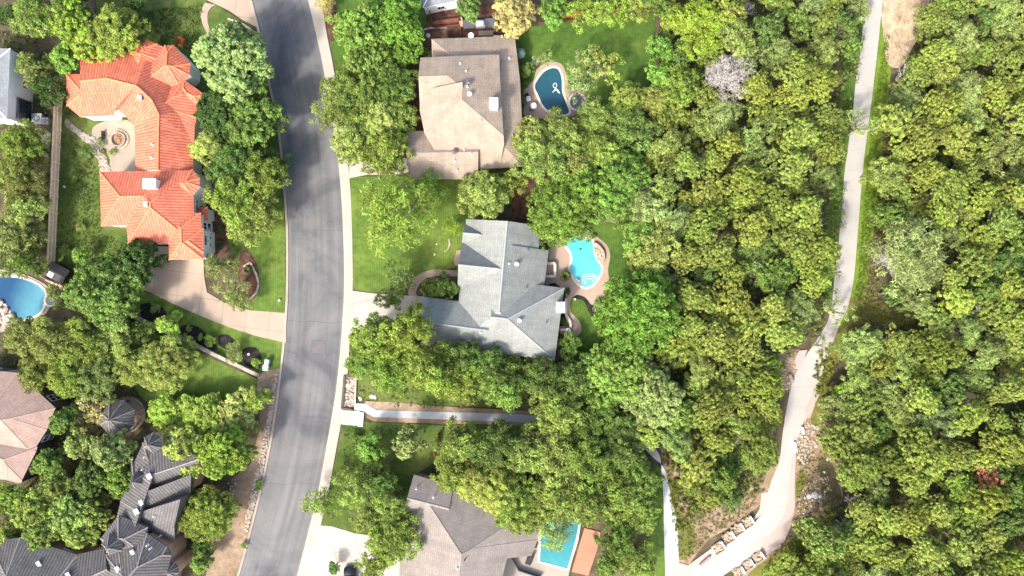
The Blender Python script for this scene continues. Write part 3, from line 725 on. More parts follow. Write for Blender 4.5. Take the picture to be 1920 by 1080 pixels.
# orange tiled house: south block by convex pieces, north fan by an arc plus wings
cr = [comp([(187, 322), (361, 319), (364, 419), (190, 424)], 4.7, .5),
      comp([(228, 321), (362, 318.6), (364, 457), (240, 457)], 4.68, .5),
      comp([(322, 326), (361, 318), (374, 334), (375, 350), (361, 368), (322, 370)], 4.74, .5),
      comp([(314, 398), (376, 399), (381, 486), (317, 487)], 4.66, .5),
      comp([(345, 430), (381, 428), (382, 474), (345, 476)], 4.7, .6, {3: None}),
      comp([(360, 388), (389, 388), (391, 414), (362, 416)], 2.9, .45, {3: None})]
hr = house('house', 'sprawling house with orange-red clay tile roof at the upper left', cr, M['tilered'], M['capred'], M['wallwhite'], inset=.22, trim=M['wallwhite'], capr=.13)
zc = 3.4
fan = [comp([(124, 139), (168, 139), (212, 150), (218, 206), (212, 217), (150, 219), (125, 198)], zc, .42, {1: None, 2: None, 3: None}),
       comp([(160, 100), (262, 98), (270, 160), (197, 170)], zc, .42, {1: None, 2: None, 3: .42}, {}),
       comp([(196, 96), (228, 96), (226, 140), (197, 140)], zc + .1, .5, {2: None}),
       comp([(250, 96), (262, 82), (275, 74), (304, 86), (292, 110), (287, 165), (238, 165)], zc + .25, .52, {5: None, 6: .52}),
       comp([(278, 133), (309, 85), (325, 85), (357, 119), (356, 141), (336, 160), (266, 163)], zc + .55, .56),
       comp([(286, 178), (345, 150), (384, 178), (374, 200), (364, 236), (361, 272), (350, 284), (296, 240)], zc + .45, .34, {7: None, 6: .9, 0: .5}),
       comp([(330, 160), (346, 150), (384, 178), (374, 198), (340, 190)], zc + .5, .42)]
# the arc itself
node_i = [(205, 218), (222, 206), (238, 220), (251, 234), (253, 262), (254, 319)]
node_r = [(150, 152), (200, 147), (256, 161), (284, 187), (298, 215), (297, 240), (296, 319)]
inn_ = [(150, 219), (206, 213), (222, 206), (237, 220), (251, 234), (253, 255), (254, 321)]
out_ = [(150, 100), (200, 98), (278, 98), (325, 150), (361, 205), (362, 262), (362, 321)]
bmr = bmesh.new(); loc = hr.location
rz_ = [5.45, 5.6, 6.15, 6.15, 6.1, 5.95, 5.8]
vi = [bmr.verts.new(P(x, y, zc) - loc) for x, y in inn_]; vo_ = [bmr.verts.new(P(x, y, zc) - loc) for x, y in out_]
vr = [bmr.verts.new(P(x, y, z) - loc) for (x, y), z in zip(node_r, rz_)]
vib = [bmr.verts.new(v.co - Vector((0, 0, .25))) for v in vi]; vob = [bmr.verts.new(v.co - Vector((0, 0, .25))) for v in vo_]
for i in range(6):
    for q in ((vi[i], vi[i + 1], vr[i + 1]), (vi[i], vr[i + 1], vr[i]), (vr[i], vr[i + 1], vo_[i + 1]), (vr[i], vo_[i + 1], vo_[i])): bmr.faces.new(q)
    for q in ((vi[i + 1], vi[i], vib[i], vib[i + 1]), (vo_[i], vo_[i + 1], vob[i + 1], vob[i]), (vib[i], vib[i + 1], vob[i + 1], vob[i])):
        f = bmr.faces.new(q); f.material_index = 1
for i in (0, 6):
    f = bmr.faces.new((vi[i], vr[i], vo_[i], vob[i], vib[i])); f.material_index = 1
cbm = [(vr[i].co + Vector((0, 0, -.02)), vr[i + 1].co + Vector((0, 0, -.02)), .13) for i in range(6)]
bmesh.ops.recalc_face_normals(bmr, faces=bmr.faces)
for i, c in enumerate(fan):
    s = clip_solid(c, zc - .26 - .006 * i)
    for f in s.faces: f.material_index = 0 if f.normal.z > .15 else 1
    for e in s.edges:
        if len(e.link_faces) == 2 and all(f.normal.z > .15 for f in e.link_faces) and (e.verts[0].co - e.verts[1].co).length > .6:
            cap_run(cbm, e.verts[0].co - loc, e.verts[1].co - loc, .13, loc, [o for o in fan if o is not c])
    append_bm(bmr, s, loc); s.free()
bmesh.ops.triangulate(bmr, faces=[f for f in bmr.faces if len(f.verts) > 4]); bmr.normal_update(); add_uv(bmr)
me = bpy.data.meshes.new('roof'); bmr.to_mesh(me); bmr.free()
rf = mesh_obj('roof', me, [M['tilered'], M['wallwhite']], hr); caps(cbm, M['capred'], rf)
wb = bmesh.new()
for i, c in enumerate(fan):
    cen = sum(c['pts'], Vector()) / len(c['pts'])
    bm_prism(wb, [Vector((cen.x + (p.x - cen.x) * .93 - loc.x, cen.y + (p.y - cen.y) * .93 - loc.y, zc - .3 - i * .01)) for p in c['pts']], zc - .3 - i * .01)
for i in range(1, 6):
    q = [P(*inn_[i], zc), P(*inn_[i + 1], zc), P(*out_[i + 1], zc), P(*out_[i], zc)]; cen = sum(q, Vector()) / 4
    bm_prism(wb, [Vector((cen.x + (p.x - cen.x) * .95 - loc.x, cen.y + (p.y - cen.y) * .99 - loc.y, zc - .37 - i * .01)) for p in q], zc - .37 - i * .01)
finish('wall', wb, M['wallwhite'], hr)
allr = cr + fan
at_roof(hr, allr, 'bigchimney', 289, 347)
for k, x, y in (('boxvent', 275, 383),): at_roof(hr, allr, k, x, y)
def arc_item(kind, px, py, z):
    o = at_roof(hr, allr, kind, 275, 383); o.location = P(px, py, z) - hr.location
arc_item('boxvent', 264, 184, 5.7); arc_item('pipe', 286, 271, 5.4); arc_item('pipe', 284, 295, 5.3)
# windows in the tall white wall facing the street
for (x, y, z) in ((400, 430, 2.2), (400, 444, 2.2), (400, 458, 2.2)):
    add_window(hr, Vector((P(381, y, 4.66).x - .2 - loc.x, P(0, y, 4.0).y - loc.y, 1.9)), Vector((1, 0, 0)), .5, .8)
for y in (446, 455):
    add_window(hr, Vector((P(381, y, 4.66).x - .2 - loc.x, P(0, y, 4.0).y - loc.y, 3.5)), Vector((1, 0, 0)), .7, .9)
for y in (378, 386, 393):
    add_window(hr, Vector((P(364, y, 4.66).x - .2 - loc.x, P(0, y, 4.0).y - loc.y, 3.4)), Vector((1, 0, 0)), .55, .9)

# grey-brown house at the bottom
def clipped(full, px):
    part = comp(px, full['z'], None)
    return dict(pts=part['pts'], edges=full['edges'] + part['edges'], z=full['z'], wall=True)
full_ = comp([(776, 891), (1000, 952), (1008, 1012), (990, 1180), (745, 1180), (764, 932)], 3.4, .46, {1: .34, 2: .34, 4: .42, 5: .42})
cf = [clipped(full_, [(776, 891), (1000, 952), (1008, 1012), (997, 1041), (750, 1034), (764, 932)]),
      clipped(full_, [(750, 1034), (951, 1039.7), (938, 1090), (920, 1180), (745, 1180)]),
      comp([(776, 890), (850, 910), (838, 985), (757, 965)], 3.44, .52, {1: None, 3: None})]
hf = house('house', 'grey-brown shingle house at the bottom beside the teal rectangular pool', cf, M['shbrown2'], M['capbrown2'], M['walltan'], capr=.08)
for k, x, y in (('pipe', 781, 916), ('pipe', 813, 932), ('pipe', 857, 1065), ('dark_pipe', 871, 1050)): at_roof(hf, cf, k, x, y)

# pinkish roof at the left edge
ce = [comp([(-60, 690), (34, 699), (104, 765), (88, 806), (60, 850), (-60, 850)], 4.4, .42),
      comp([(-60, 780), (70, 838), (68, 846), (36, 911), (14, 900), (-60, 898)], 4.38, .42, {})]
he = house('house', 'house with pinkish-brown shingle roof cut off by the left edge', ce, M['shpink'], M['cappink'], M['wallgrey'], inset=.25, capr=.08)
# white house top left
cw = [comp([(-60, 88), (19, 91), (13, 223), (-60, 217)], 5.4, .12, {1: .12})]
hw = house('house', 'tall white stucco house with light grey roof in the top left corner', cw, M['shlight'], M['offwhite'], M['wallwhite'], inset=.1, trim=M['white'], windows=False)
wx = P(19, 91, 5.4).x - hw.location.x - .1
for y, z, a, b in ((118, 4.4, 1.2, 1.3), (160, 2, 1, 1.2)): add_window(hw, Vector((wx - .15, P(0, y, z).y - hw.location.y, z)), Vector((1, -.03, 0)), a, b)
bm = bmesh.new(); yy = P(0, 207, 2).y - hw.location.y
bm_box(bm, (wx - .42, yy, 1.9), (.5, 3.0, 3.0)); finish('patio_door', bm, M['glass'], hw)
bm = bmesh.new()
for s in (-1, 1): bm_box(bm, (wx - .12, yy + s * 1.55, 1.95), (.3, .12, 3.2))
bm_box(bm, (wx - .12, yy, 3.45), (.3, 2.98, .12)); finish('door_frame', bm, M['dkgrey'], hw)
bm = bmesh.new(); bm_box(bm, (-2, P(0, 135, 6).y - hw.location.y, 6.0), (2.2, 1.4, .7)); finish('skylight', bm, M['white'], hw)
# white house top centre
ct = [comp([(770, -60), (850, -60), (857, 1), (793, 14)], 3.2, .3), comp([(793, -60), (870, -60), (868, -8), (793, -8)], 3.0, .3)]
ht_ = house('house', 'white house with light grey roof cut off by the top edge', ct, M['shlight'], M['offwhite'], M['wallwhite'], inset=.15, trim=M['white'])

# dark tiled house at the bottom left: stacked gables and small spires
zd = 5.0
cd = [comp([(268, 830), (289, 834), (299, 887), (264, 985), (215, 985), (226, 940), (246, 880)], zd - .25, .47, {1: None, 2: None, 3: None}),
      comp([(286, 826), (330, 814), (382, 858), (368, 888), (287, 917), (284, 860)], zd, .36, {1: None, 2: None, 3: .78, 4: None, 5: None}),
      comp([(287, 915), (368, 884), (357, 925), (272, 958)], zd - .1, .62, {0: None, 1: None, 3: None}),
      comp([(272, 955), (357, 924), (333, 982), (328, 1014), (258, 985)], zd - .3, .42, {0: None, 1: None, 2: None, 4: None}),
      comp([(222, 966), (277, 989), (262, 1032), (200, 1036), (188, 1010)], 6.2, .6),
      comp([(222, 1025), (276, 1000), (313, 1025), (321, 1042), (300, 1150), (196, 1130), (197, 1040)], 6.1, .6, {2: .8}),
      comp([(38, 1008), (146, 1040), (200, 1100), (160, 1180), (-40, 1150), (-20, 1015)], 5.2, .5),
      comp([(143, 1040), (196, 1028), (228, 1090), (185, 1120)], 5.6, .6, {1: None, 3: None}),
      comp([(246, 862), (256, 868), (268, 893), (258, 905), (243, 890)], 4.6, .9)]
hd = house('house', 'villa with dark charcoal tile roofs and small spires at the bottom left', cd, M['tiledark'], M['capdark'], M['wallpeach'], inset=.35, trim=M['tiledark'], capr=.12)
for k, x, y in (('skylight', 265, 942), ('skylight', 73, 1057), ('pipe', 268, 880), ('boxvent', 282, 892), ('pipe', 272, 857), ('pipe', 314, 839), ('skylight', 249, 1036), ('pipe', 290, 968), ('skylight', 221, 1067), ('pipe', 277, 1022), ('pipe', 283, 1028), ('pipe', 301, 1004), ('skylight', 128, 1078), ('boxvent', 258, 958)):
    at_roof(hd, cd, k, x, y, .5)
def spire(parent, px, py, r, h, z, n=8, roofm='tiledark', capm='capdark'):
    c = P(px, py, z); l = c - parent.location
    bm = bmesh.new(); vs = [bm.verts.new((l.x + r * math.cos(2 * math.pi * (k + .5) / n), l.y + r * math.sin(2 * math.pi * (k + .5) / n), z)) for k in range(n)]
    ap = bm.verts.new((l.x, l.y, z + h)); bm.faces.new(vs[::-1])
    for k in range(n): bm.faces.new((vs[k], vs[(k + 1) % n], ap))
    bm.normal_update(); add_uv(bm); me = bpy.data.meshes.new('spire_roof'); bm.to_mesh(me)
    o = mesh_obj('spire_roof', me, M[roofm], parent)
    cb_ = bmesh.new()
    for v in vs: bm_tube(cb_, [v.co, ap.co + Vector((0, 0, .03))], .07, 5)
    bm_cyl(cb_, (l.x, l.y, z + h - .1), .16, .5, 8, .05); bm.free(); finish('ridge_cap', cb_, M[capm], o)
    bm = bmesh.new(); bm_prism(bm, [(l.x + r * .85 * math.cos(2 * math.pi * (k + .5) / n), l.y + r * .85 * math.sin(2 * math.pi * (k + .5) / n), z - .02) for k in range(n)], z - .05)
    finish('turret_wall', bm, M['wallpeach'], parent)
spire(hd, 287, 830, 1.5, 1.5, 6.3, 6); spire(hd, 257, 899, 1.2, 1.3, 5.9, 5); spire(hd, 212, 1020, 1.7, 1.5, 7.3, 5)
spire(hd, 322, 1068, 1.2, 1.2, 5.6)
gz = thing('gazebo', 'octagonal gazebo with dark tiled conical roof between tree crowns', 'gazebo', P(240, 776, 0))
def gazebo():
    z, r, h, n = 3.0, 2.9, 2.1, 8
    bm = bmesh.new(); vs = [bm.verts.new((r * math.cos(2 * math.pi * (k + .5) / n), r * math.sin(2 * math.pi * (k + .5) / n), z)) for k in range(n)]
    ap = bm.verts.new((0, 0, z + h)); bm.faces.new(vs[::-1])
    for k in range(n): bm.faces.new((vs[k], vs[(k + 1) % n], ap))
    bm.normal_update(); add_uv(bm); me = bpy.data.meshes.new('roof'); bm.to_mesh(me); o = mesh_obj('roof', me, M['tiledark'], gz)
    cb_ = bmesh.new()
    for v in vs: bm_tube(cb_, [v.co, ap.co + Vector((0, 0, .03))], .07, 5)
    bm_cyl(cb_, (0, 0, z + h - .1), .2, .5, 8, .06); finish('ridge_cap', cb_, M['capdark'], o)
    bm.free()
    for k in range(0, n, 2):
        bm = bmesh.new(); bm_cyl(bm, ((r - .35) * math.cos(2 * math.pi * (k + .5) / n), (r - .35) * math.sin(2 * math.pi * (k + .5) / n), 0), .15, z + .1, 10); finish('post', bm, M['wallpeach'], gz)
    bm = bmesh.new(); bm_cyl(bm, (0, 0, 0), r - .1, .2, 20); finish('base', bm, M['stonewall'], gz)
gazebo()
# ------------------------------------------------------------------ trees
def foliage_mat():
    b = NB('foliage', .6, .25); t = b.t
    oi = b.n('ShaderNodeObjectInfo')
    at = b.n('ShaderNodeAttribute'); at.attribute_name = 'tint'
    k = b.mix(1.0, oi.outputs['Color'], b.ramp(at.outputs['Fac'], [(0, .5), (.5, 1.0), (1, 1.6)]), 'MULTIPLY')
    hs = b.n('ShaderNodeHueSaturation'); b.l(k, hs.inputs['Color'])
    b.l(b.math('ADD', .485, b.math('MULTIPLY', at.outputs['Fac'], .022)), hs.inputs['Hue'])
    k = hs.outputs[0]
    b.l(k, b.b.inputs['Base Color'])
    tr = b.n('ShaderNodeBsdfTranslucent'); b.l(b.mix(1.0, k, (1.15, 1.25, .6), 'MULTIPLY'), tr.inputs[0])
    mx = b.n('ShaderNodeMixShader'); mx.inputs[0].default_value = .36
    b.l(b.b.outputs[0], mx.inputs[1]); b.l(tr.outputs[0], mx.inputs[2])
    b.l(mx.outputs[0], t.nodes['Material Output'].inputs[0])
    return b.m
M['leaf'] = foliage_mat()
def quads_mesh(name, cen, t1, t2, tint, mat):
    n = len(cen); V = np.empty((n, 4, 3), np.float32)
    V[:, 0] = cen - t1; V[:, 1] = cen + t2 * .9; V[:, 2] = cen + t1; V[:, 3] = cen - t2 * .9
    me = bpy.data.meshes.new(name); me.vertices.add(n * 4); me.vertices.foreach_set('co', V.ravel())
    me.loops.add(n * 4); me.loops.foreach_set('vertex_index', np.arange(n * 4, dtype=np.int32))
    me.polygons.add(n); me.polygons.foreach_set('loop_start', np.arange(0, n * 4, 4, dtype=np.int32)); me.polygons.foreach_set('loop_total', np.full(n, 4, np.int32))
    a = me.attributes.new('tint', 'FLOAT', 'FACE'); a.data.foreach_set('value', tint.astype(np.float32))
    me.update(calc_edges=True); me.materials.append(mat)
    return me
def unit(v): return v / np.maximum(1e-6, np.linalg.norm(v, axis=1, keepdims=True))
SPEC = dict(  # leaf length, width, clump radius, leaves per clump, clump step, lobe radius share, lobes, crown depth share
    oak=(.19, .068, .54, 48, .6, (.24, .4), 12, .75), puffy=(.14, .11, .42, 46, .45, (.2, .34), 16, .85),
    juniper=(.115, .066, .29, 38, .4, (.2, .48), 10, .9), airy=(.26, .065, .75, 34, .85, (.24, .38), 10, .7),
    sparse=(.22, .06, .6, 26, 1.15, (.2, .42), 8, .6))
def crown(kind, Rr, seed):
    g = np.random.default_rng(seed); L, Wd, cr_, nl, st, lr, nlobe, dep = SPEC[kind]
    lobes = []; nlb = int(nlobe * (Rr / 4) ** 1.1) if kind != 'juniper' else nlobe
    for i in range(nlb):
        a = i * 2.39996 + g.uniform(-.4, .4); q = math.sqrt((i + .3) / nlb); rr = Rr * .74 * q * g.uniform(.85, 1.1)
        rad = Rr * g.uniform(*lr) * (1.15 - .35 * q)
        z = Rr * dep * .55 * (1 - q * q * .9) + g.normal() * .12 * Rr
        lobes.append((rr * math.cos(a), rr * math.sin(a), z, rad))
    cc, cn, ct, cd, cl = [], [], [], [], []
    for (x, y, z, rad) in lobes:
        n = max(6, int(2 * math.pi * rad * rad * 1.15 / (st * st * 1.5)))
        u = g.uniform(-.35, 1, n); ph = g.uniform(0, 2 * math.pi, n); s = np.sqrt(1 - np.minimum(1, u * u))
        d = np.stack([s * np.cos(ph), s * np.sin(ph), u], 1)
        c = np.array([x, y, z]) + d * rad * g.uniform(.78, 1.18, (n, 1)) * np.array([1, 1, .85])
        cc.append(c); cd.append(d); ct.append(np.clip(g.normal(.5, .26, n) + g.normal() * .12, 0, 1)); cl.append(g.uniform(.7, 1.25, n) * cr_)
    c = np.concatenate(cc); d = np.concatenate(cd); tt = np.concatenate(ct); rr = np.concatenate(cl)
    n = len(c); idx = np.repeat(np.arange(n), nl)
    e = unit(g.normal(size=(n * nl, 3)) + d[idx] * .55)
    rad = rr[idx, None] * g.uniform(.15, 1, (n * nl, 1)) ** .55
    pos = c[idx] + e * rad * np.array([1, 1, .62])
    nor = unit(e * .7 + g.normal(size=e.shape) * .55 + np.array([0, 0, .45]))
    t = unit(np.cross(nor, g.normal(size=e.shape)) + (e * .6 if kind in ('oak', 'airy') else 0))
    b2 = unit(np.cross(nor, t)); sc_ = g.uniform(.65, 1.35, (n * nl, 1))
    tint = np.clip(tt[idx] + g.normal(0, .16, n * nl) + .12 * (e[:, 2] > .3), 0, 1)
    return pos, t * L * sc_, b2 * Wd * sc_, tint, lobes
def trunk_bm(lobes, h0, Rr, seed, thin=1.0):
    """crown zero level sits h0 above ground"""
    r_ = random.Random(seed); bm = bmesh.new(); base = .07 * Rr + .06
    fork = Vector((r_.uniform(-.2, .2), r_.uniform(-.2, .2), h0 * .55))
    bm_tube(bm, [(0, 0, -.1), (0, 0, .15), fork * .5 + Vector((r_.uniform(-.12, .12), r_.uniform(-.12, .12), 0)), fork], [base * 1.5, base * 1.1, base * .95, base * .85], 8)
    for (x, y, z, rad) in lobes[:12]:
        e = Vector((x, y, h0 + z)); m = fork.lerp(e, .5) + Vector((r_.uniform(-.4, .4), r_.uniform(-.4, .4), -.25 * rad)); 
        bm_tube(bm, [fork, fork.lerp(m, .5) + Vector((0, 0, .1)), m, e], [base * .6, base * .45 * thin, base * .3 * thin, base * .1], 5)
        for k in range(2):
            q = m.lerp(e, r_.uniform(.1, .7)); t = q + Vector((r_.uniform(-1, 1), r_.uniform(-1, 1), r_.uniform(.2, .9))) * rad * .9
            bm_tube(bm, [q, q.lerp(t, .5) + Vector((r_.uniform(-.1, .1), r_.uniform(-.1, .1), 0)), t], [base * .2, base * .12, base * .04], 4)
    return bm
def bare_bm(Rr, h, seed, depth=5, r0=.16):
    r_ = random.Random(seed); bm = bmesh.new()
    def grow(p, d, L, r, k):
        n = 3; pts = [p]; q = p
        for i in range(n):
            d = (d + Vector((r_.uniform(-.3, .3), r_.uniform(-.3, .3), r_.uniform(-.12, .2)))).normalized(); q = q + d * L / n; pts.append(q)
        bm_tube(bm, pts, [r, r * .85, r * .72, r * .6], 4 if k < 3 else 5)
        if k == 0: return
        for i in range(r_.choice((3, 4)) if k > 1 else 4):
            a = r_.uniform(0, 6.28); s = r_.uniform(.45, .95)
            nd = (d * .75 + Vector((math.cos(a) * s, math.sin(a) * s, r_.uniform(-.15, .35)))).normalized()
            grow(pts[r_.choice((1, 2, 3, 3))], nd, L * r_.uniform(.62, .8), max(.02, r * .58), k - 1)
    for i in range(6):
        a = i * 1.05 + r_.uniform(-.2, .2)
        grow(Vector((0, 0, h * .35)), Vector((math.cos(a), math.sin(a), .7)).normalized(), Rr * .42, r0 * .7, depth - 1)
    bm_tube(bm, [(0, 0, -.1), (0, 0, h * .2), (0, 0, h * .37)], [r0 * 1.4, r0 * 1.1, r0], 8)
    return bm
PROTO = {}
def proto(kind, size, var):
    key = (kind, size, var)
    if key in PROTO: return PROTO[key]
    Rr = {'S': 2.6, 'M': 3.8, 'L': 5.4}[size]; seed = hash_(kind) * 100 + {'S': 1, 'M': 2, 'L': 3}[size] * 10 + var
    pos, t1, t2, tint, lobes = crown(kind, Rr, seed)
    h0 = {'oak': .75, 'puffy': .8, 'juniper': .95, 'airy': .75, 'sparse': .9}[kind] * Rr + (1.1 if size != 'L' else .3)
    pos[:, 2] += h0
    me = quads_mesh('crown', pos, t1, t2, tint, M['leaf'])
    bm = trunk_bm(lobes, h0, Rr, seed); tm = bpy.data.meshes.new('trunk'); bm.to_mesh(tm); bm.free(); tm.materials.append(M['palebark' if kind in ('airy',) else 'bark'])
    PROTO[key] = (me, tm, Rr, h0 + Rr * .45)
    return PROTO[key]
def hash_(s): return sum(ord(c) * (i + 3) for i, c in enumerate(s)) % 97
TREES = []   # (px, py, r px)
def tree(px, py, r, kind, col, label, group=None, name='tree', cat='tree', zs=1.0, grow=1.0, squash=None, record=True):
    """px, py, r: crown as seen in the photo"""
    Rw = r / S / 1.0
    size = 'S' if Rw < 3.1 else 'M' if Rw < 4.6 else 'L'
    me, tm, Rr, zc_ = proto(kind, size, R.randrange({'juniper': 6}.get(kind, 3) if size == 'S' else 3))
    s = Rw / Rr / 1.0; zz = s * zs * R.uniform(.9, 1.1)
    p = P(px, py, zc_ * zz)
    o = thing(name, label, cat, (p.x, p.y, 0), R.uniform(0, 6.28), group)
    sx = s * R.uniform(.93, 1.1); sy = s * R.uniform(.93, 1.1)
    if squash: sx, sy = s * squash[0], s * squash[1]; o.rotation_euler = (0, 0, squash[2])
    o.scale = (sx, sy, zz)
    c = bpy.data.objects.new('crown', me); C.objects.link(c); c.parent = o
    v = R.uniform(.88, 1.12)
    c.color = (min(1, col[0] * v * R.uniform(.93, 1.07)), min(1, col[1] * v), min(1, col[2] * v * R.uniform(.85, 1.15)), 1)
    t = bpy.data.objects.new('trunk', tm); C.objects.link(t); t.parent = o
    if record: TREES.append((px, py, r))
    return o
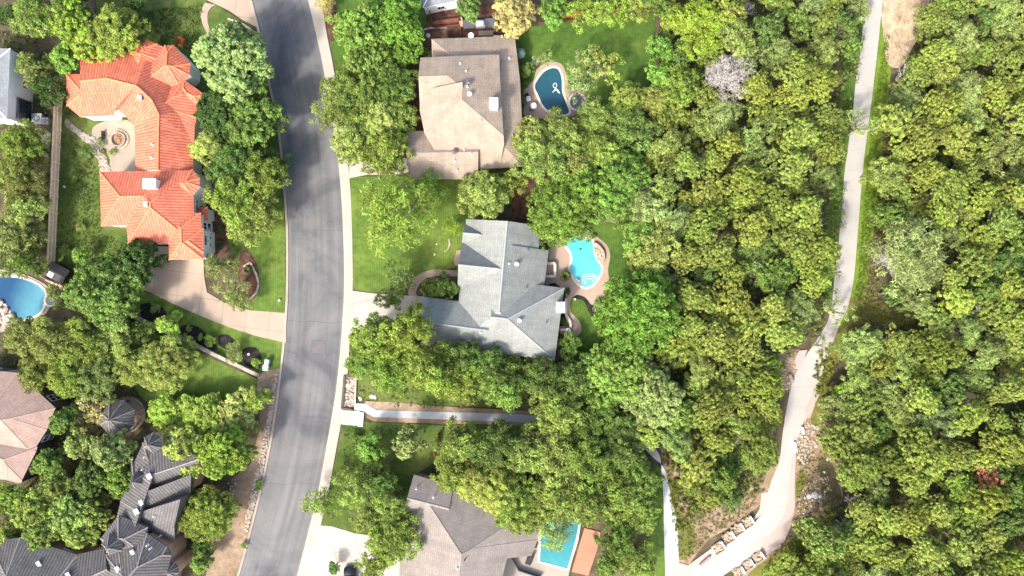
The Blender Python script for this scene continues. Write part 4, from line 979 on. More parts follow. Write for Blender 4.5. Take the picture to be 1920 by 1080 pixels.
# leaf albedos
FRESH = (.2, .31, .06); YEL = (.32, .38, .1); OAK = (.23, .3, .07); DARK = (.07, .13, .03); OLIVE = (.21, .255, .075)
PALE = (.28, .36, .12); BRI = (.175, .3, .05); BLUE = (.165, .275, .07); GOLD = (.42, .37, .15); JUN = (.28, .335, .075); GREYG = (.25, .32, .11)
MID = (.14, .215, .05); LIME = (.27, .38, .06)
LIST = [
 # top left
 (58, 30, 48, 'oak', OAK, 'green oak crown nearest the top left corner'),
 (128, 42, 50, 'puffy', LIME, 'bright lime tree left of the yellow-green oak along the top edge'),
 (165, 85, 42, 'puffy', LIME, 'lime crown touching the upper left corner of the orange roof'),
 (115, 108, 36, 'puffy', FRESH, 'fresh green crown between the white house and the orange roof'),
 (212, 55, 56, 'oak', YEL, 'yellow-green oak hanging over the top of the orange tiled roof'),
 (60, 128, 36, 'oak', OLIVE, 'olive crown against the wall of the tall white house'),
 (88, 162, 32, 'oak', DARK, 'dark green oak at the top end of the long wooden fence'),
 (18, 28, 30, 'oak', DARK, 'dark crown in the very top left corner'),
 (130, 8, 40, 'puffy', MID, 'dark green crown cut by the top edge left of the lawn'),
 (250, 10, 28, 'oak', DARK, 'small dark tree at the top edge beside the upper left lawn'),
 # between red house and road
 (432, 108, 78, 'puffy', PALE, 'big pale green round crown between the orange roof and the road'),
 (472, 150, 38, 'puffy', FRESH, 'green crown at the kerb right of the big pale crown'),
 (415, 215, 58, 'puffy', DARK, 'dark green round tree touching the right tip of the orange fan roof'),
 (470, 225, 55, 'puffy', MID, 'mid green crown at the road below the big pale crown'),
 (392, 272, 38, 'oak', YEL, 'small yellow-green crown against the orange roof edge'),
 (440, 310, 58, 'oak', MID, 'mid green oak over the strip between orange roof and road'),
 (490, 330, 50, 'oak', OAK, 'oak reaching over the left kerb of the road'),
 (432, 372, 52, 'oak', OAK, 'oak beside the white street wall of the orange-roofed house'),
 (480, 395, 44, 'oak', OAK, 'oak at the left kerb above the lower left lawn'),
 (455, 432, 36, 'oak', YEL, 'yellow-green oak lowest in the row beside the orange-roofed house'),
 (510, 305, 30, 'oak', MID, 'small oak hanging over the left road edge'),
 (402, 500, 24, 'oak', OLIVE, 'small olive tree at the lower corner of the orange roof'),
 (425, 535, 46, 'sparse', OLIVE, 'sparse olive tree over the tan curved driveway'),
 (452, 560, 26, 'airy', OLIVE, 'small sparse tree at the lower edge of the driveway island'),
 # left column
 (30, 265, 46, 'oak', OAK, 'oak below the tall white house at the left edge'),
 (62, 290, 28, 'oak', OLIVE, 'small olive oak touching the upper part of the wooden fence'),
 (25, 330, 50, 'oak', OLIVE, 'olive oak at the left edge level with the orange lower roof'),
 (50, 365, 34, 'oak', MID, 'dark oak behind the middle of the wooden fence'),
 (34, 400, 44, 'oak', PALE, 'pale oak at the left edge behind the wooden fence'),
 (20, 450, 44, 'oak', OLIVE, 'olive oak above the blue pool at the left edge'),
 (54, 440, 30, 'oak', PALE, 'pale oak crown behind the lower half of the wooden fence'),
 (52, 490, 34, 'oak', MID, 'dark oak between the wooden fence foot and the blue pool'),
 (15, 498, 32, 'oak', OLIVE, 'olive crown hanging over the blue pool from above'),
 (254, 488, 47, 'puffy', DARK, 'dark round tree between the orange roof and the tan driveway'),
 (190, 545, 74, 'puffy', BLUE, 'large blue-green round tree right of the blue pool'),
 (148, 481, 21, 'puffy', FRESH, 'small leafy tree on the patchy lawn left of the dark round tree'),
 (108, 555, 28, 'oak', OLIVE, 'small olive tree between the blue pool and the blue-green tree'),
 # mass below
 (35, 632, 42, 'oak', OLIVE, 'olive crown just below the rock waterfall of the left pool'),
 (85, 640, 48, 'oak', OLIVE, 'olive oak below right of the blue pool at the left'),
 (150, 645, 50, 'oak', OAK, 'oak crown directly under the big blue-green tree'),
 (208, 640, 44, 'oak', YEL, 'yellowish oak left of the stone wall top end'),
 (255, 625, 30, 'oak', MID, 'dark small crown at the top end of the tan stone wall'),
 (313, 610, 28, 'puffy', LIME, 'bright lime round tree standing across the tan stone wall'),
 (60, 705, 44, 'oak', OLIVE, 'olive crown hanging over the pinkish-brown roof'),
 (120, 705, 48, 'oak', OAK, 'oak right of the pinkish-brown roof ridge'),
 (180, 705, 46, 'oak', OLIVE, 'olive oak above the gazebo left side'),
 (235, 688, 38, 'oak', YEL, 'yellowish crown above the dark conical gazebo'),
 (300, 685, 58, 'oak', YEL, 'broad yellow-green oak left of the enclosed green lawn'),
 (345, 650, 24, 'oak', OAK, 'small oak at the upper tip of the enclosed lawn'),
 (168, 770, 32, 'puffy', GOLD, 'yellowish crown touching the left side of the gazebo'),
 (120, 790, 36, 'puffy', MID, 'dark crown left of the gazebo beside the pinkish roof'),
 (312, 775, 42, 'puffy', LIME, 'lime crown right of the gazebo'),
 (370, 790, 56, 'puffy', LIME, 'large lime crown below the enclosed green lawn'),
 (440, 780, 48, 'puffy', YEL, 'yellow-green crown beside the gravel strip of the road'),
 (345, 850, 50, 'puffy', YEL, 'yellow-green crown over the upper right of the charcoal roofs'),
 (415, 850, 56, 'puffy', LIME, 'lime crown right of the charcoal-roofed villa'),
 (482, 748, 28, 'oak', YEL, 'small yellow-green tree at the wall end near the road'),
 (205, 850, 44, 'puffy', PALE, 'pale crown directly below the gazebo'),
 (150, 835, 36, 'puffy', GREYG, 'grey-green crown below the pinkish roof corner'),
 (85, 870, 36, 'puffy', MID, 'dark crown right of the pointed lower pinkish roof tip'),
 (105, 920, 42, 'puffy', OAK, 'green crown below the pinkish roof tip'),
 (160, 905, 40, 'puffy', MID, 'dark crown left of the small villa spire'),
 (225, 905, 38, 'puffy', FRESH, 'fresh green crown against the left eaves of the charcoal villa'),
 (60, 960, 46, 'puffy', OAK, 'green crown in the lower left group above the charcoal hip roof'),
 (120, 975, 46, 'puffy', PALE, 'pale crown in the lower left group'),
 (170, 965, 40, 'puffy', OAK, 'green crown left of the black valley of the charcoal villa'),
 (75, 1000, 40, 'puffy', OAK, 'green crown overlapping the charcoal hip roof at the bottom left'),
 (150, 1008, 34, 'puffy', YEL, 'yellow-green crown touching the villa turret at the bottom'),
 (8, 935, 36, 'puffy', FRESH, 'fresh green crown at the left edge below the pinkish roof'),
 (5, 1010, 34, 'puffy', YEL, 'yellow-green crown at the left edge near the bottom corner'),
 (385, 970, 56, 'oak', OAK, 'oak between the charcoal villa and the gravel verge'),
 (350, 945, 30, 'oak', MID, 'small dark oak against the villa right wing'),
 (372, 1060, 26, 'puffy', FRESH, 'small green tree at the bottom edge right of the charcoal villa'),
 (380, 1028, 22, 'puffy', MID, 'small dark tree near the villa peach wall'),
 # right of the road, top
 (668, 50, 55, 'puffy', FRESH, 'fresh green crown at the right kerb near the top edge'),
 (738, 30, 58, 'puffy', BRI, 'vivid green crown at the top edge left of the white house'),
 (690, 105, 58, 'puffy', FRESH, 'fresh green crown beside the pavement near the top'),
 (752, 92, 38, 'puffy', BRI, 'small vivid crown left of the curved stone border'),
 (610, 5, 20, 'airy', GOLD, 'golden-leaved small tree at the top edge beside the road'),
 (735, 155, 46, 'oak', MID, 'mid green oak left of the taupe roof upper corner'),
 (655, 175, 62, 'oak', OAK, 'oak overhanging the road edge at the upper pavement'),
 (615, 205, 38, 'airy', OAK, 'loose oak limb crown reaching farthest over the road'),
 (700, 215, 56, 'oak', YEL, 'yellow-green oak left of the taupe house'),
 (745, 215, 38, 'oak', OAK, 'oak touching the left eaves of the taupe house'),
 (660, 262, 48, 'oak', YEL, 'yellow-green oak over the pavement below the road oaks'),
 (728, 282, 46, 'oak', OAK, 'oak over the pale drive of the taupe house'),
 (695, 290, 34, 'oak', OAK, 'small oak at the mouth of the taupe house drive'),
 (745, 395, 78, 'airy', (.24, .34, .07), 'large feathery tree on the front lawn of the blue-grey house'),
 (800, 355, 36, 'airy', FRESH, 'feathery crown below the lower eaves of the taupe house'),
 (905, 365, 52, 'oak', YEL, 'yellow-green oak between the taupe and the blue-grey roofs'),
 (955, 345, 36, 'oak', OAK, 'oak right below the taupe house corner'),
 (848, 425, 20, 'airy', LIME, 'thin young tree at the upper left corner of the blue-grey roof'),
 (750, 520, 34, 'airy', MID, 'loose dark tree at the bend of the garden path'),
 (730, 560, 28, 'oak', MID, 'oak beside the pale driveway of the blue-grey house'),
 (700, 632, 48, 'oak', OAK, 'oak right of the pavement at the pale driveway'),
 (762, 620, 52, 'oak', OAK, 'oak at the lower left of the grey garage roof'),
 (680, 678, 38, 'oak', FRESH, 'green oak hanging over the pavement by the planter'),
 (735, 690, 50, 'oak', FRESH, 'green oak above the white concrete walk west end'),
 (800, 690, 52, 'oak', OAK, 'oak in the row under the blue-grey garage roof'),
 (858, 672, 44, 'oak', MID, 'darker oak in the row under the blue-grey roof'),
 (915, 685, 44, 'oak', MID, 'dark oak below the blue-grey roof middle'),
 (865, 718, 46, 'oak', OAK, 'oak near the middle of the white concrete walk'),
 (935, 725, 46, 'oak', FRESH, 'fresh oak over the right part of the white walk'),
 (975, 690, 30, 'oak', MID, 'small dark oak at the lower corner of the blue-grey roof'),
 (832, 538, 30, 'puffy', MID, 'round dark shrub tree in the nook of the blue-grey house'),
 (805, 540, 22, 'puffy', MID, 'smaller shrub tree left in the nook of the blue-grey house'),
 (690, 845, 34, 'puffy', BRI, 'vivid round tree below the white concrete walk'),
 (763, 832, 33, 'puffy', GREYG, 'grey-green round tree right of the vivid round one'),
 (655, 915, 44, 'airy', OAK, 'oak reaching over the road above the pale lower driveway'),
 (600, 940, 34, 'airy', OAK, 'loose oak limb crown farthest over the lower road'),
 (700, 905, 40, 'oak', MID, 'oak left of the grey-brown roof tip'),
 (730, 955, 46, 'oak', OAK, 'oak against the left eaves of the grey-brown house'),
 (690, 975, 36, 'oak', OAK, 'oak above the pale lower driveway'),
 (735, 1020, 52, 'oak', OAK, 'oak hanging over the lower left of the grey-brown roof'),
 (700, 1065, 36, 'oak', OAK, 'oak at the bottom edge beside the parked black car'),
 (625, 1068, 14, 'puffy', BLUE, 'small bluish tree at the bottom edge on the pale driveway'),
 # centre bottom mass
 (862, 832, 48, 'oak', OAK, 'oak below the white walk, left end of the big lower mass'),
 (925, 840, 52, 'oak', MID, 'mid green oak below the middle of the white walk'),
 (850, 885, 44, 'oak', OAK, 'oak touching the top of the grey-brown roof'),
 (918, 910, 58, 'oak', YEL, 'yellowish oak over the upper slope of the grey-brown roof'),
 (985, 850, 52, 'oak', OAK, 'oak at the right end of the visible white walk, below it'),
 (965, 940, 56, 'oak', OAK, 'oak over the right slope of the grey-brown roof'),
 (1045, 860, 54, 'oak', OAK, 'oak in the lower mass above the teal pool'),
 (1040, 935, 50, 'oak', OAK, 'oak just above the teal pool'),
 (1105, 870, 54, 'oak', OAK, 'oak in the lower mass left of the narrow path'),
 (1100, 945, 54, 'oak', OAK, 'oak above the terracotta deck'),
 (1165, 860, 50, 'oak', MID, 'mid green oak near the top of the narrow path'),
 (1165, 935, 54, 'oak', OAK, 'oak left of the narrow path at mid height of it'),
 (1205, 900, 44, 'oak', MID, 'dark oak hanging over the narrow path'),
 (1205, 975, 40, 'oak', OAK, 'oak overlapping the lower narrow path'),
 (1042, 990, 40, 'airy', OAK, 'sparse limb crown over the teal pool water'),
 (978, 978, 38, 'oak', OAK, 'sparse oak over the right corner of the grey-brown roof'),
 (1160, 1020, 44, 'oak', MID, 'dark oak right of the terracotta deck'),
 (1195, 1055, 42, 'oak', OAK, 'oak at the bottom edge left of the path foot'),
 (1140, 1065, 32, 'puffy', MID, 'dark round tree at the bottom edge beside the terracotta deck'),
 (1215, 815, 34, 'puffy', YEL, 'yellow-green crown at the top end of the narrow path'),
 # right of grey house
 (1205, 590, 82, 'oak', BRI, 'large vivid green tree right of the blue-grey house lawn'),
 (1165, 665, 36, 'puffy', MID, 'mid green crown under the large vivid green tree'),
 (1160, 700, 62, 'puffy', FRESH, 'cauliflower-like fresh green crown lower right of the blue-grey roof'),
 (1225, 745, 64, 'puffy', PALE, 'large pale round crown in the lower centre right'),
 (1130, 750, 40, 'puffy', FRESH, 'fresh crown left below the cauliflower-like one'),
 (1280, 780, 40, 'puffy', FRESH, 'fresh crown right of the large pale round crown'),
 (1115, 690, 30, 'puffy', MID, 'dark small crown left of the cauliflower-like crown'),
 (1066, 650, 24, 'oak', FRESH, 'small green tree at the lower right corner of the blue-grey roof'),
 (1020, 715, 46, 'oak', MID, 'mid green oak below the blue-grey roof tip'),
 (1075, 720, 46, 'oak', MID, 'dark oak right of the blue-grey roof tip, lower yard'),
 (1045, 775, 50, 'oak', OAK, 'oak over the right end of the white walk'),
 (1105, 800, 46, 'oak', MID, 'dark oak over the buried part of the white walk'),
 (1160, 800, 40, 'oak', MID, 'dark oak between pale round crown and lower mass'),
 (1045, 395, 60, 'oak', FRESH, 'green oak over the upper right corner of the blue-grey roof'),
 (1030, 440, 30, 'oak', MID, 'small oak left of the turquoise pool top'),
 (1090, 425, 32, 'oak', MID, 'oak hanging over the top of the turquoise pool'),
 (1100, 350, 52, 'puffy', FRESH, 'fresh crown above the turquoise pool'),
 (1175, 330, 56, 'puffy', BRI, 'vivid crown upper right of the turquoise pool'),
 (1145, 385, 46, 'oak', FRESH, 'green crown above the bare earth spot by the pool'),
 (1215, 385, 48, 'oak', PALE, 'pale crown right of the vivid crown above the pool lawn'),
 (1200, 440, 44, 'oak', FRESH, 'green crown right of the pool lawn at its top'),
 (1225, 475, 50, 'oak', YEL, 'yellow-green crown right of the turquoise pool lawn'),
 (1200, 510, 34, 'oak', MID, 'green crown beside the pool lawn, lower part'),
 (1020, 300, 50, 'oak', OAK, 'oak overlapping the lower right taupe roof'),
 (1000, 258, 46, 'oak', YEL, 'yellow-green oak against the right eaves of the taupe house'),
 (1062, 250, 50, 'oak', OAK, 'oak over the lower end of the dark kidney pool'),
 (1080, 305, 44, 'oak', OLIVE, 'olive oak in the gap between both pools'),
 (1120, 225, 44, 'oak', OAK, 'oak right of the round grey spa'),
 (1130, 280, 48, 'oak', OAK, 'oak in the middle of the belt between both pools'),
 (1092, 122, 40, 'sparse', PALE, 'sparse feathery tree on the upper right lawn beside the kidney pool'),
 (1132, 120, 46, 'sparse', YEL, 'thin yellowish tree standing on the upper right lawn'),
 (1090, 160, 40, 'sparse', PALE, 'sparse pale tree leaning over the round grey spa'),
 (1020, 105, 22, 'sparse', PALE, 'small pale shrub tree above the kidney pool'),
 (1180, 185, 40, 'oak', OAK, 'oak at the lower edge of the upper right lawn'),
 (1185, 240, 48, 'oak', MID, 'mid green oak below the upper right lawn'),
 (1228, 185, 38, 'oak', YEL, 'yellowish oak at the lower right lawn corner'),
 (1238, 85, 36, 'puffy', BRI, 'vivid crown at the right border of the upper right lawn'),
 (1240, 140, 34, 'puffy', BRI, 'vivid crown lower on the right border of the upper right lawn'),
 (1318, 45, 58, 'oak', LIME, 'large lime crown near the top edge left of the white leafless tree'),
 (1280, 155, 44, 'puffy', FRESH, 'fresh crown left of the white leafless tree'),
 (1285, 95, 36, 'oak', MID, 'mid green crown under the large lime crown'),
 # top centre
 (880, 10, 27, 'puffy', BLUE, 'round bluish-green tree beside the white house at the top edge'),
 (964, 22, 46, 'puffy', GOLD, 'round golden-pink tree at the top corner of the taupe roof'),
 (1040, 18, 32, 'puffy', BRI, 'vivid round tree at the top edge right of the golden one'),
 (1100, 22, 34, 'oak', LIME, 'lime tree along the orange fence at the top edge'),
 (1150, 15, 34, 'oak', LIME, 'second lime tree along the orange fence from the right'),
 (1195, 10, 30, 'oak', YEL, 'yellow-green tree at the right end of the orange fence'),
 # special in the woods
 (1720, 480, 80, 'airy', GREYG, 'broad grey-green tree with silvery branches right of the trail'),
 (1600, 90, 24, 'juniper', FRESH, 'juniper pushing over the trail edge near the top'),
 (1622, 232, 34, 'sparse', PALE, 'feathery pale tree spreading across the trail in the upper part'),
 (1578, 585, 30, 'sparse', PALE, 'feathery pale tree spreading across the trail at the dirt path'),
 (1546, 650, 20, 'sparse', PALE, 'thin sapling leaning over the trail above its widening'),
 (1578, 735, 22, 'puffy', LIME, 'bright small round tree just right of the trail widening'),
 (1610, 15, 26, 'oak', PALE, 'pale crown at the top edge touching the trail left side'),
]
LOW = {(762, 620): 1.35, (700, 632): 1.3, (800, 690): 1.3, (858, 672): 1.2, (312, 775): .6, (370, 790): .6, (440, 780): .65, (300, 685): .75}
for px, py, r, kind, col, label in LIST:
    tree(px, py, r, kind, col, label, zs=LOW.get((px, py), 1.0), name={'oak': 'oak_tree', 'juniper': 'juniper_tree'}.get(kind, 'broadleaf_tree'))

def bare_tree(px, py, r, h, mat, label, depth=5, seed=3, name='bare_tree', r0=.13):
    p = P(px, py, h * .75); o = thing(name, label, 'tree', (p.x, p.y, 0), 0)
    bm = bare_bm(r / S * 1.22, h, seed, depth, r0); finish('crown', bm, mat, o)
    bm = bmesh.new(); bm_tube(bm, [(0, 0, -.1), (.05, 0, h * .2), (0, 0, h * .36)], [.26, .2, .17], 8); finish('trunk', bm, mat, o)
    TREES.append((px, py, r)); return o
M['silver'] = plain('silvery_twigs', (.47, .44, .42), .9, .15, 3)
bare_tree(1366, 145, 46, 7, M['silver'], 'white leafless tree standing in the green woods near the top', 6, 5, r0=.11)
bare_tree(1404, 8, 22, 6, M['silver'], 'small white leafless tree at the top edge', 4, 9)
bare_tree(1345, 62, 14, 5, M['silver'], 'smallest leafless tree, under the large lime crown', 3, 12)
# silver branches carried by the broad grey-green tree
sb = [o for o in bpy.data.objects if o.get('label', '').startswith('broad grey-green tree')][0]
bmx = bare_bm(4.6, 5.2, 31, 5, .2)
br_ = finish('branches', bmx, M['palebark'], sb)
# dead brown juniper
dt = tree(1865, 900, 27, 'juniper', (.62, .3, .18), 'rust-brown dead tree among green crowns near the right edge', name='dead_tree', zs=1.5)

# ---- woods: individual junipers and oaks --------------------------------
LAND = [(1366, 145, 'white leafless tree'), (1865, 900, 'rust-brown dead tree'), (1720, 480, 'silver-branched tree'), (1205, 590, 'large vivid green tree'),
        (1225, 745, 'large pale round crown'), (1700, 40, 'wood-chip clearing'), (1680, 600, 'dirt side path'), (1578, 735, 'bright round tree by the trail'),
        (1525, 935, 'boulder cluster'), (1370, 1000, 'rock-filled wall'), (1900, 60, 'top right corner'), (1895, 1050, 'bottom right corner'), (1900, 560, 'middle of the right edge'),
        (1318, 45, 'large lime crown'), (1475, 690, 'bare bank left of the trail'), (1240, 860, 'top of the narrow path'), (1590, 270, 'tree across the upper trail'), (1130, 480, 'turquoise pool lawn'), (1860, 330, 'upper right edge of the photo')]
DIRS = ['right of', 'upper right of', 'above', 'upper left of', 'left of', 'lower left of', 'below', 'lower right of']
ORD = ['nearest', 'second', 'third', 'fourth', 'fifth', 'sixth', 'seventh', 'eighth', 'ninth', 'tenth', 'eleventh', 'twelfth']
def inpoly(x, y, poly):
    c = False; n = len(poly)
    for i in range(n):
        (x1, y1), (x2, y2) = poly[i - 1], poly[i]
        if (y1 > y) != (y2 > y) and x < (x2 - x1) * (y - y1) / (y2 - y1) + x1: c = not c
    return c
trailpoly = TL + TR[::-1]
W1 = [(1215, -50), (1600, -50), (1592, 60), (1580, 140), (1572, 230), (1558, 330), (1548, 430), (1538, 540), (1520, 600), (1490, 640), (1450, 660), (1440, 720), (1440, 800), (1432, 850), (1395, 900), (1380, 935), (1330, 950), (1300, 930), (1275, 850), (1235, 800), (1290, 750), (1280, 680), (1240, 620), (1230, 560), (1180, 470), (1160, 420), (1190, 300), (1150, 250), (1235, 200), (1235, 50)]
W2 = [(1745, -50), (1990, -50), (1990, 1150), (1480, 1150), (1500, 1040), (1570, 990), (1608, 950), (1590, 880), (1560, 830), (1566, 770), (1590, 690), (1625, 630), (1670, 634), (1730, 626), (1738, 600), (1680, 560), (1655, 480), (1662, 380), (1672, 280), (1680, 190), (1700, 130), (1745, 80)]
cand = []
rw = random.Random(11)
placed = list(TREES)
for rr0, tries in ((36, 2500), (30, 3500), (25, 3500), (21, 2500)):
    for _ in range(tries):
        x = rw.uniform(1150, 1985); y = rw.uniform(-45, 1130); r = rr0 * rw.uniform(.92, 1.12)
        if not (inpoly(x, y, W1) or inpoly(x, y, W2)): continue
        if any((x - a) ** 2 + (y - b) ** 2 < (.66 * (r + c)) ** 2 for a, b, c in placed): continue
        placed.append((x, y, r)); cand.append((x, y, r))
twig = bpy.data.meshes.new('branches'); _b = bare_bm(2.6, 4.5, 77, 4, .09); _b.to_mesh(twig); _b.free(); twig.materials.append(M['palebark'])
KINDS_ = [('juniper', JUN, 'yellow-green juniper', 50), ('juniper', (.225, .295, .065), 'green juniper', 24), ('oak', GREYG, 'grey-green oak', 14), ('puffy', MID, 'dark green oak', 10), ('oak', (.27, .34, .1), 'light green oak', 14)]
keyed = {}
for x, y, r in cand:
    k = rw.choices(KINDS_, [q[3] for q in KINDS_])[0]
    lx, ly, ln = min(LAND, key=lambda q: (q[0] - x) ** 2 + (q[1] - y) ** 2)
    sec = int(((math.degrees(math.atan2(-(y - ly), x - lx)) + 22.5) % 360) // 45)
    keyed.setdefault((ln, sec, k[2]), []).append((math.hypot(x - lx, y - ly), x, y, r, k))
for (ln, sec, kn), lst in keyed.items():
    lst.sort()
    for i, (d, x, y, r, k) in enumerate(lst):
        lab = f'{kn} {DIRS[sec]} the {ln}' if len(lst) == 1 else f'{ORD[i]} {kn} {DIRS[sec]} the {ln}' if i else f'{kn} {DIRS[sec]} the {ln}, nearest to it'
        tt_ = tree(x, y, r * 1.1, k[0], k[1], lab, 'trees of the dense wood along the trail', name='juniper_tree' if k[0] == 'juniper' else 'oak_tree', zs=rw.uniform(.75, 1.3), squash=(rw.uniform(.8, 1.3), rw.uniform(.75, 1.05), rw.uniform(0, 3.1)))

for i, o in enumerate([q for q in bpy.data.objects if q.get('group') == 'trees of the dense wood along the trail'][::9]):
    b_ = bpy.data.objects.new('branches', twig); C.objects.link(b_); b_.parent = o; b_.location = (.8, .3, 1.0)
# ---- low plants -----------------------------------------------------------
def scatter(name, label, n, area_fn, z0, z1, col, L=.22, Wd=.11, seed=1, clump=10, cr_=.5, cat='undergrowth'):
    g = np.random.default_rng(seed); pts = []
    while len(pts) < n:
        q = area_fn(g)
        if q is not None: pts.append(q)
    c = np.array([[p.x, p.y, 0] for p in pts]); idx = np.repeat(np.arange(n), clump); m = n * clump
    e = unit(g.normal(size=(m, 3)) + np.array([0, 0, .5])); e[:, 2] = np.abs(e[:, 2])
    pos = c[idx] + e * (g.uniform(.3, 1, (n, 1))[idx]) * cr_ * g.uniform(.3, 1, (m, 1)); pos[:, 2] += z0 + g.uniform(0, z1 - z0, n)[idx]
    nor = unit(e * .6 + g.normal(size=e.shape) * .5 + np.array([0, 0, .4])); t = unit(np.cross(nor, g.normal(size=e.shape))); b2 = np.cross(nor, t); s = g.uniform(.6, 1.4, (m, 1))
    me = quads_mesh(name, pos.astype(np.float32), t * L * s, b2 * Wd * s, np.clip(g.normal(.5, .2, n)[idx] + g.normal(0, .12, m), 0, 1), M['leaf'])
    o = bpy.data.objects.new(name, me); C.objects.link(o); o.color = (*col, 1)
    return tag(o, label, cat, None, 'stuff')
def area_poly(polys, excl=()):
    x0 = min(p[0] for q in polys for p in q); x1 = max(p[0] for q in polys for p in q); y0 = min(p[1] for q in polys for p in q); y1 = max(p[1] for q in polys for p in q)
    def f(g):
        x, y = g.uniform(x0, x1), g.uniform(y0, y1)
        return P(x, y) if any(inpoly(x, y, q) for q in polys) and not any(inpoly(x, y, q) for q in excl) else None
    return f
W1b = [(1240, -60), (1610, -60), (1600, 140), (1580, 260), (1572, 400), (1555, 570), (1520, 640), (1480, 660), (1455, 720), (1455, 860), (1420, 900), (1300, 960), (1270, 850), (1225, 800), (1190, 420), (1230, 200)]
W2b = [(1735, -60), (2000, -60), (2000, 1160), (1470, 1160), (1500, 1040), (1590, 960), (1560, 830), (1575, 740), (1620, 625), (1700, 640), (1770, 620), (1680, 545), (1655, 470), (1660, 300), (1672, 190), (1700, 120)]
scatter('undergrowth', 'low green brush under the wood crowns', 9000, area_poly([W1b, W2b]), .1, 2.4, (.15, .19, .05), seed=5, clump=12, cr_=.8)
scatter('undergrowth', 'low brush at the edges of the trail clearing', 900, area_poly([[(1240, 845), (1290, 860), (1440, 860), (1425, 920), (1330, 960), (1300, 980), (1268, 1000)], [(1490, 1010), (1540, 960), (1600, 940), (1560, 1060), (1420, 1080)], [(1530, 660), (1560, 640), (1560, 720), (1540, 760), (1525, 760)]]), .05, .5, (.16, .19, .04), seed=6, clump=10, cr_=.5, L=.16)
# ------------------------------------------------------------------ fences, walls, rocks, small things
def fence(label, a, b, h, mat, side=1, post=2.4, name='fence', flat=False):
    """a, b: foot of the fence in photo pixels; boards facing one side, rails and posts on the other"""
    A, B = P(*a), P(*b); d = (B - A); L = d.length; d /= L; nrm = Vector((-d.y, d.x, 0)) * side
    root = thing(name, label, 'fence', A, math.atan2(d.y, d.x))
    bm = bmesh.new(); n = int(L / .15); r_ = random.Random(int(a[0]))
    for i in range(n):
        hh = h + r_.uniform(-.02, .02); bm_box(bm, ((i + .5) * L / n, 0, hh / 2), (L / n - .012, .022, hh))
    finish('board_panel', bm, M['fenceboard'] if mat is M['wood'] else mat, root)
    for z in (.3, h * .52, h - .2):
        bm = bmesh.new(); bm_box(bm, (L / 2, .05 * side, z), (L, .06, .14)); finish('rail', bm, mat, root)
    k = max(1, int(L / post))
    for i in range(k + 1):
        bm = bmesh.new(); bm_box(bm, (L * i / k, .13 * side, (h + .05) / 2), (.1, .1, h + .05)); finish('post', bm, mat, root)
    return root
fence('long weathered wooden fence left of the orange-roofed house', (118, 183), (104, 494), 2.1, M['wood'], 1)
fence('short wooden fence piece at the top of the long fence', (108, 178), (120, 184), 1.9, M['wood'], 1)
fence('low timber fence above the blue pool at the left edge', (86, 520), (122, 535), 1.3, M['wood'], 1)
fence('orange stained fence along the top lawn, left stretch', (1045, 36), (1100, 28), 1.8, M['orangewood'], 1)
fence('orange stained fence along the top lawn, right stretch', (1150, 22), (1243, 12), 1.8, M['orangewood'], 1)
fence('weathered side fence at the right end of the orange fence', (1245, 2), (1238, 32), 1.8, M['wood'], -1)
fence('brown wooden fence at the right end of the lower lawn strip', (822, 812), (815, 850), 1.7, M['orangewood'], 1)
fence('dark timber fence beside the white house at the top', (806, 20), (813, 52), 1.6, M['brownroof'], -1)

def wall(label, pts, wd, h, mat, name='stone_wall', cat='wall', capm=None, n=None):
    ps = [P(x, y) for x, y in pts]; c = sum(ps, Vector()) / len(ps)
    root = thing(name, label, cat, c)
    bm = bmesh.new(); cb_ = bmesh.new()
    for a, b in zip(ps, ps[1:]):
        d = b - a; L = d.length; rz = math.atan2(d.y, d.x); m = (a + b) / 2 - c
        bm_box(bm, (m.x, m.y, (h - .08) / 2), (L + wd * .6, wd, h - .08), rz)
        k = max(1, int(L / .6))
        for i in range(k):
            q = a + d * ((i + .5) / k) - c
            bm_box(cb_, (q.x, q.y, h - .03), (L / k - .02, wd + .1, .1), rz, bev=.02)
    finish('wall_body', bm, mat, root); finish('cap_stones', cb_, capm or mat, root)
    return root
wall('tan stone wall running diagonally below the curved driveway', [(243, 586), (290, 611), (330, 627), (412, 667), (457, 688), (486, 702)], .45, .85, M['stonewall'], capm=M['limestone'])
wall('dark stone step wall beside the round tree and fence foot', [(90, 524), (120, 538)], .3, .6, M['stonewall'])
wall('low white kerb stones on the driveway island, right side', [(458, 500), (470, 492), (482, 515), (486, 532), (482, 548), (468, 562)], .22, .25, M['limestone'], 'stone_edging', 'edging')
wall('white stone edging along the left lawn near the top', [(428, 36), (452, 44), (472, 56), (480, 75)], .22, .25, M['limestone'], 'stone_edging', 'edging')
wall('low stone edging under the trees right of the orange house', [(496, 165), (504, 205)], .22, .25, M['limestone'], 'stone_edging', 'edging')
wall('curved stone border beside the upper left corner of the taupe house', [(768, 112), (771, 98), (778, 85), (788, 72), (795, 56), (812, 53), (838, 52)], .22, .3, M['limestone'], 'stone_edging', 'edging')
wall('red timber retaining wall behind the taupe house', [(813, 47), (865, 40)], .5, .9, M['rust'], 'retaining_wall', 'wall')
wall('brown timber edge of the raised mulch bed behind the taupe house', [(814, 53), (863, 48), (864, 68)], .2, .45, M['brownroof'], 'retaining_wall', 'wall')
wall('tan retaining wall along the right edge of the upper mulch beds', [(864, 37), (866, 50)], .45, .9, M['stonewall'], 'retaining_wall', 'wall')
wall('dark edging of the gravel planter beside the pavement', [(647, 704), (645, 735), (642, 765), (662, 768)], .25, .4, M['wallgrey'], 'planter_wall', 'wall')
wall('pale edging on the right side of the gravel planter', [(668, 706), (666, 756)], .2, .35, M['limestone'], 'planter_wall', 'wall')
